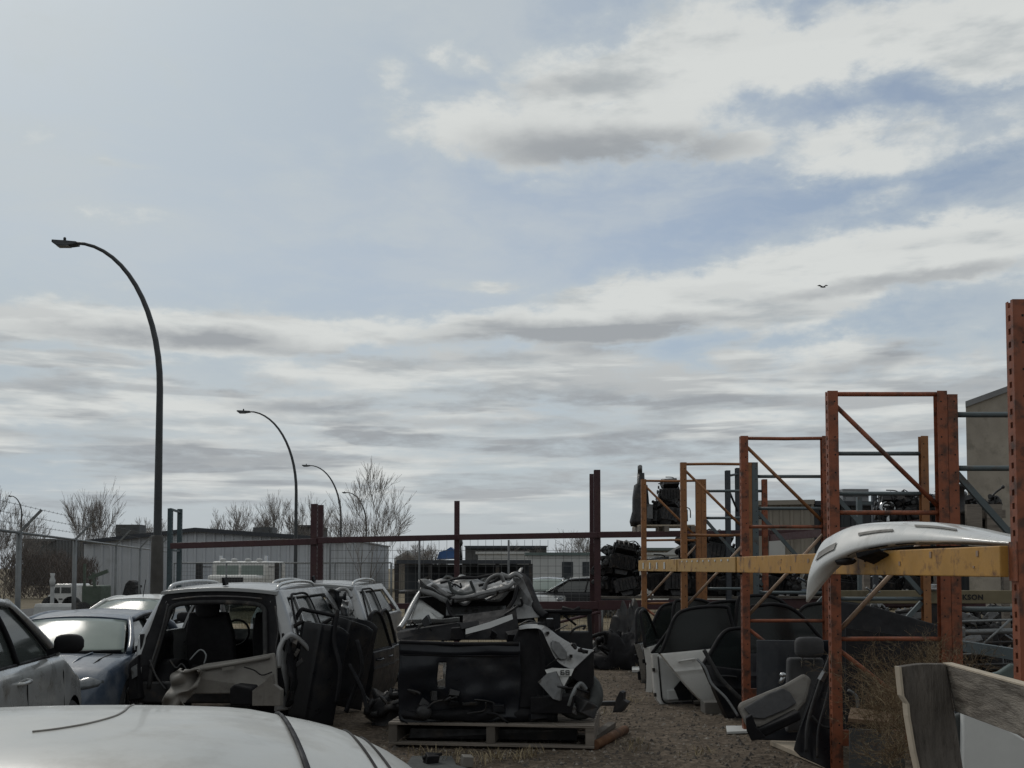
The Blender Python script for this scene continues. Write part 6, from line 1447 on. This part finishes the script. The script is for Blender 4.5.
q = MB(); q.grid(lambda u, v: Q(407+52*u, 624-4.5*v-2*u, 11.3-.05*v), 12, 4, thick=(0,.05,0)); q.crumple(.01,6); q.build('belt_moulding', M['grey_silver'], wr)
q = MB(); q.slab([Q(396,632,11.2),Q(460,624,11.25),Q(462,641,11.1),Q(398,642,11.1)], (0,.5,0)); q.crumple(.03,4); q.build('deck_lid', M['black_plastic'], wr, bevel=.02)
q = MB(); q.slab([Q(451,628,11.05),Q(464,627,11.05),Q(465,640,11.05),Q(450,640,11.05)], (0,.12,0)); q.build('bracket', M['black_plastic'], wr, bevel=.01)
# loose panels lying on the wreck
o = MB().slab([Q(463,615,11.5),Q(516,608,11.4),Q(520,640,11.1),Q(462,640,11.1)], (0,.05,0)).build('bonnet_scrap', M['black_plastic'], None, bevel=.01); tag(o, 'black folded bonnet scrap lying on top of the black box', 'car panel')
q = MB(); q.strip([Q(466,629,10.95),Q(490,622,11.0),Q(512,614,11.05)], [Q(466,634,10.93),Q(490,628,10.98),Q(513,619,11.03)], (0,.03,.0)); q.crumple(.006,5); tag(q.build('trim_strip', M['grey_silver']), 'grey metal trim strip slanting across the black bonnet scrap', 'trim strip')
o = MB(); o.slab([Q(513,640,10.98),Q(521,626,11.0),Q(536,622,11.1),Q(545,660,11.0),Q(546,708,10.95),Q(517,710,10.95)], (0,.45,0)); o.crumple(.03,3); tag(o.build('plastic_housing', M['black_plastic'], bevel=.02), 'black plastic housing right of the black box', 'car part')
# black frame with a window behind at right
bf = thing('door_frame', 'black sheet frame with a square opening standing behind the wreck', 'car panel', P(560, 690, 11.9))
YB = 11.9; fxa, fxb, fza, fzb = Q(538,HOR,YB).x, Q(591,HOR,YB).x, zt+.01, Q(540,611,YB).z
q = MB(); q.grid(lambda u, v: V((fxa+(fxb-fxa)*u + .10*(1-v)*(u-.5), YB+.02*math.sin(u*6), fza+(fzb-fza)*v)), 40, 44, keep=lambda u, v: not (.42 < u < .92 and .80 < v < .955), thick=(0,.05,0)); q.build('panel', M['black_paint'], bf)
q = MB(); q.tube([Q(537,611,YB-.01),Q(592,611.5,YB-.01)], .024, 6); q.tube([Q(562,608,YB),Q(573,611,YB),Q(580,608,YB)], .025, 6); q.tube([Q(560,612,YB),Q(576,625,YB+.04)], .014, 5); q.build('frame_rail', M['black_plastic'], bf)
# silver inner fender with holes, plate, green-grey tyre and torn bits on the pallet
YI = 10.98
fi = thing('inner_fender', 'silver inner fender with oval cover leaning right on the pallet', 'car panel', P(560, 690, YI))
arch = smooth_path([Q(519,628,YI),Q(527,626,YI+.02),(Q(538,627,YI+.03)),Q(545,634,YI+.03),Q(551,648,YI+.02),Q(556,660,YI)],5)
topc = smooth_path([Q(519,626.5,YI),Q(530,624,YI+.06),Q(545,626,YI+.08),Q(560,637,YI+.08),Q(578,647,YI+.1),Q(594,650,YI+.12)],5)
botc = smooth_path([Q(519,630,YI),Q(530,628.5,YI),Q(541,630,YI-.02),Q(548,644,YI-.04),Q(558,662,YI-.05),Q(573,670,YI-.05)],5)
q = MB(); q.strip(topc, botc, (0,.03,0)); q.build('panel', M['silver'], fi, bevel=.006)
q = MB(); q.slab([Q(594,650,YI+.11),Q(575,668,YI-.04),Q(569,676,YI-.04),Q(590,690,YI+.1),Q(594,684,YI+.12)], (0,.02,0)); q.build('lower_panel', M['black_paint'], fi, bevel=.008)
q = MB(); q.slab([Q(552,640,YI-.005),Q(559,642,YI-.0),Q(567,652,YI-.0),Q(567,659,YI-.02),Q(560,660,YI-.04),Q(551,648,YI-.03)], (0,-.02,0)); q.build('cover', M['alu'], fi, bevel=.008)
for x, y in ((548,633),(571,656),(584,652),(563,664)): q = MB(); q.box(Q(x,y,YI-.01), (.03,.05,.03)); q.build('clip_hole', M['hole'], fi)
q = MB(); q.tube([Q(578,650,YI+.0),Q(588,652,YI+.0)], .02, 5); q.tube([Q(580,648,YI),Q(584,653,YI)], .015, 5); q.build('clip', M['black_plastic'], fi)
pl = thing('white_tag', 'torn white tag with dark figures stuck between the panels', 'tag', Q(560,672,10.9))
q = MB(); q.slab([Q(545,670,10.9),Q(552,668,10.9),Q(574,669,10.9),Q(571,676,10.88),Q(548,676,10.88)], (0,.012,0)); q.build('sheet', M['plate'], pl)
q = MB()
for x in (562.5, 567.5):
    q.box(Q(x,670.6,10.89), (.036,.006,.008)); q.box(Q(x,674.6,10.87), (.036,.006,.008)); q.box(Q(x,672.6,10.88), (.03,.006,.008)); q.box(Q(x-1.6,672.6,10.88), (.009,.006,.045)); q.box(Q(x+1.6,673.6 if x < 565 else 672.6,10.88), (.009,.006,.022 if x < 565 else .045))
q.build('lettering', M['ink'], pl)
q = MB(); q.slab([Q(547,673,10.84),Q(555,671,10.84),Q(561,686,10.8),Q(560,701,10.78),Q(553,699,10.78),Q(538,682,10.8)], (.02,.03,0)); q.crumple(.008,6); tag(q.build('bent_plate', M['alu'], bevel=.004), 'bent dull metal plate poking out of the wreck', 'scrap')
q = MB(); q.slab([Q(553,676,10.9),Q(570,675,10.9),Q(560,694,10.86)], (0,.02,0)); tag(q.build('white_scrap', M['plate']), 'white triangular scrap under the white tag', 'scrap')
ty = thing('tyre', 'dusty grey green tyre lying on the pallet under the fender', 'tyre', Q(577,693,11.2))
q = MB(); Mx = Matrix.Translation(Q(577,694,11.15)) @ Matrix.Rotation(R(62),4,'X') @ Matrix.Rotation(R(12),4,'Y'); q.lathe([(.15,-.09),(.23,-.09),(.27,-.05),(.275,.05),(.23,.09),(.15,.09),(.13,0),(.15,-.09)], 26, Mx); q.build('tread', M['liner'], ty)
q = MB(); q.lathe([(.02,-.04),(.14,-.03),(.14,.03),(.02,.04)], 18, Mx); q.build('rim', M['dark_metal'], ty)
for k, (x,y,sx,sz,m_) in enumerate(((553,704,.42,.16,'black_plastic'),(566,706,.22,.10,'alu'),(582,706,.2,.14,'dark_metal'),(541,706,.3,.12,'dark_metal'))):
    q = MB(); q.box(Q(x,y,10.95+.05*k), (sx,.25,sz), (.1*k,.2*k,.3*k)); q.crumple(.06,5,k); tag(q.build('scrap_chunk', M[m_], bevel=.01), ['torn black plastic chunk at the base of the wreck','dull aluminium chunk under the tyre on the pallet','dark metal chunk at the right end of the pallet','dirty metal lump beside the black plastic chunk'][k], 'scrap')
q = MB(); q.tube(smooth_path([Q(569,706,10.85),Q(573,694,10.85),Q(580,684,10.95),Q(586,690,11)],6), .03, 7, flat=.6); tag(q.build('hose', M['galv']), 'pale bent hose in front of the tyre', 'hose')
# bracket and rusty pipe right of the pallet
q = MB(); gp = lambda x, y: (lambda Y: P(x, y, Y))(EYE*FPX/(y-HOR))
q.slab([P(612,712,12.2),P(616,698,12.2),P(620,691,12.2),P(623,693,12.2),P(623,700,12.2),P(628,703,12.2),P(622,712,12.2)], (.05,.12,0)); q.bar(P(598,702,12.2)+V((0,.05,-.02)), P(616,702,12.2)+V((0,.05,-.02)), .07,.05); q.crumple(.012,7); tag(q.build('steel_bracket', M['dark_metal'], bevel=.006), 'black steel bracket standing at the right end of the pallet', 'bracket')
q = MB(); a = gp(595,749); b = gp(625,733); a.z = b.z = .055; q.tube([a, b], .05, 12); tag(q.build('pipe', M['rust']), 'rusty pipe lying on gravel right of the pallet', 'pipe')
q = MB(); a = gp(588,742); b = gp(612,727); a.z = .03; b.z = .05; q.bar(a, b, .09, .05); tag(q.build('timber', M['wood_dark']), 'short dark timber between pallet and rusty pipe', 'timber')
# clutter at the bottom edge in front of the pallet
q = MB(); c = gp(431,764); c.z = .06; q.box(c, (.12,.12,.10), (.2,.1,.4)); q.tube([c+V((-.08,0,.02)), c+V((.1,.02,.06))], .02, 6); q.crumple(.03,8); tag(q.build('plastic_knob', M['black_plastic'], bevel=.01), 'small black plastic part on a sheet before the pallet', 'car part')
q = MB(); q.slab([gp(404,770),gp(412,757),gp(452,757),gp(456,766),gp(470,770)], (0,0,.012)); tag(q.build('metal_sheet', M['liner']), 'dark flat sheet on the gravel before the pallet', 'sheet')
q = MB(); c = gp(467,764); c.z = .05; q.box(c, (.1,.1,.1), (.1,.1,.3)); tag(q.build('white_block', M['trim_grey'], bevel=.008), 'small pale block beside the black plastic part', 'block')
# scrap heaps at the far end of the aisle
rg = random.Random(41)
def scrap(label, px, Y, w_, h_, seed, m_, nm='scrap_heap'):
    rg = random.Random(seed); c = P(px, HOR, Y); q = MB()
    def f(u, v): a = u*2*math.pi; e = v*math.pi/2; r_ = 1 + .55*noise.noise(V((math.cos(a)*2.2+seed, math.sin(a)*2.2, v*4))); return (c.x+math.cos(a)*math.cos(e)*w_/2*r_, Y+math.sin(a)*math.cos(e)*w_/2.6*r_, h_*math.sin(e)*r_)
    q.grid(f, 22, 10)
    for k in range(7):
        a = V((c.x+rg.uniform(-.4,.4)*w_, Y+rg.uniform(-.4,.1)*w_, rg.uniform(.1,.9)*h_)); q.tube(smooth_path([a, a+V((rg.uniform(-.2,.2),-.1,rg.uniform(0,.25))), a+V((rg.uniform(-.5,.5)*w_,-.05,rg.uniform(-.1,.2)))],4), rg.uniform(.02,.05), 6)
    q.crumple(.03, 6, seed); return tag(q.build(nm, M[m_]), label, 'scrap')
scrap('black heap of torn car plastics at the far end of the aisle', 621, 19.6, 1.0, .62, 1, 'black_plastic')
scrap('dark metal scrap heap behind the far end of the aisle', 630, 20.6, .9, 1.0, 2, 'dark_metal')
scrap('low grey black scrap heap against the maroon post', 603, 20.3, .7, .45, 3, 'dark_metal')
scrap('small dark scrap heap left of the pallet', 392, 12.6, .55, .35, 4, 'dark_metal')
scrap('dark scrap heap in the gap beyond the second wreck', 388, 17.5, .9, .55, 5, 'liner')
# low pale barrier and fallen rails left of centre in the back
for (pts, r, m_, lab) in (([(388,625,21),(420,612,21.3)],.05,'wood_grey','weathered timber leaning on the maroon rack foot at left'),([(600,612,21),(560,622,20.6)],.03,'maroon','thin maroon strut leaning behind the black frame')):
    q = MB(); q.tube([P(*p) for p in pts], r, 7); q.tube([P(*pts[0]), V((P(*pts[0]).x, P(*pts[0]).y, 0))], r*.8, 6); tag(q.build('rail', M[m_]), lab, 'rail')

GY = 'cars parked in the next yard'
for px, Y, rz, pt, lab, sty in ((575,40,R(175),'black_paint','dark car parked before the white site trailer','hatch'),(596,42,R(-80),'white_paint','white car parked behind the maroon post','hatch'),(547,41,R(-95),'grey_silver','grey silver car parked left of the dark car in the next yard','sedan'),(700,44,R(185),'white_paint','white car parked behind the orange rack in the next yard','hatch'),(790,46,R(5),'blue','blue car parked before the tan building','sedan'),(860,47,R(180),'silver','silver car parked before the slate building','hatch')):
    p = P(px, HOR, Y); p.z = 0; car('parked_car', lab, p, rz, pt, 4.3, 1.76, .95, 1.46, sty, GY, panel_lines=False)

rg = random.Random(91)
for k in range(26):          # loose wires, hoses and brackets hanging out of the wreck
    x = rg.uniform(402, 590); y = rg.choice((rg.uniform(690,716), rg.uniform(612,640), rg.uniform(584,604) if x < 530 else rg.uniform(640,700))); Yk = 10.85 if y > 640 else (11.2 if y > 606 else 11.95)
    a = Q(x, y, Yk); pts = [a]
    for i in range(3): pts.append(pts[-1] + V((rg.uniform(-.12,.12), rg.uniform(-.05,.05), rg.uniform(-.09,.06))))
    pts = [p if p.z > zt+.02 else V((p.x, p.y, zt+.02)) for p in pts]
    q = MB(); q.tube(smooth_path(pts, 5), rg.uniform(.006,.016), 5); q.build('wire', M[rg.choice(('black_plastic','dark_metal','dark_metal'))], wr)
for k in range(14):
    x = rg.uniform(402, 560); y = rg.choice((rg.uniform(694,716), rg.uniform(618,638))); Yk = 10.9 if y > 640 else 11.1
    q = MB(); q.box(Q(x, y, Yk), (rg.uniform(.05,.2), rg.uniform(.05,.12), rg.uniform(.03,.1)), (rg.uniform(-.5,.5), rg.uniform(-.6,.6), rg.uniform(-.6,.6))); q.crumple(.03, 7, k); q.build('bracket', M[rg.choice(('black_plastic','black_paint','dark_metal'))], wr, bevel=.004)
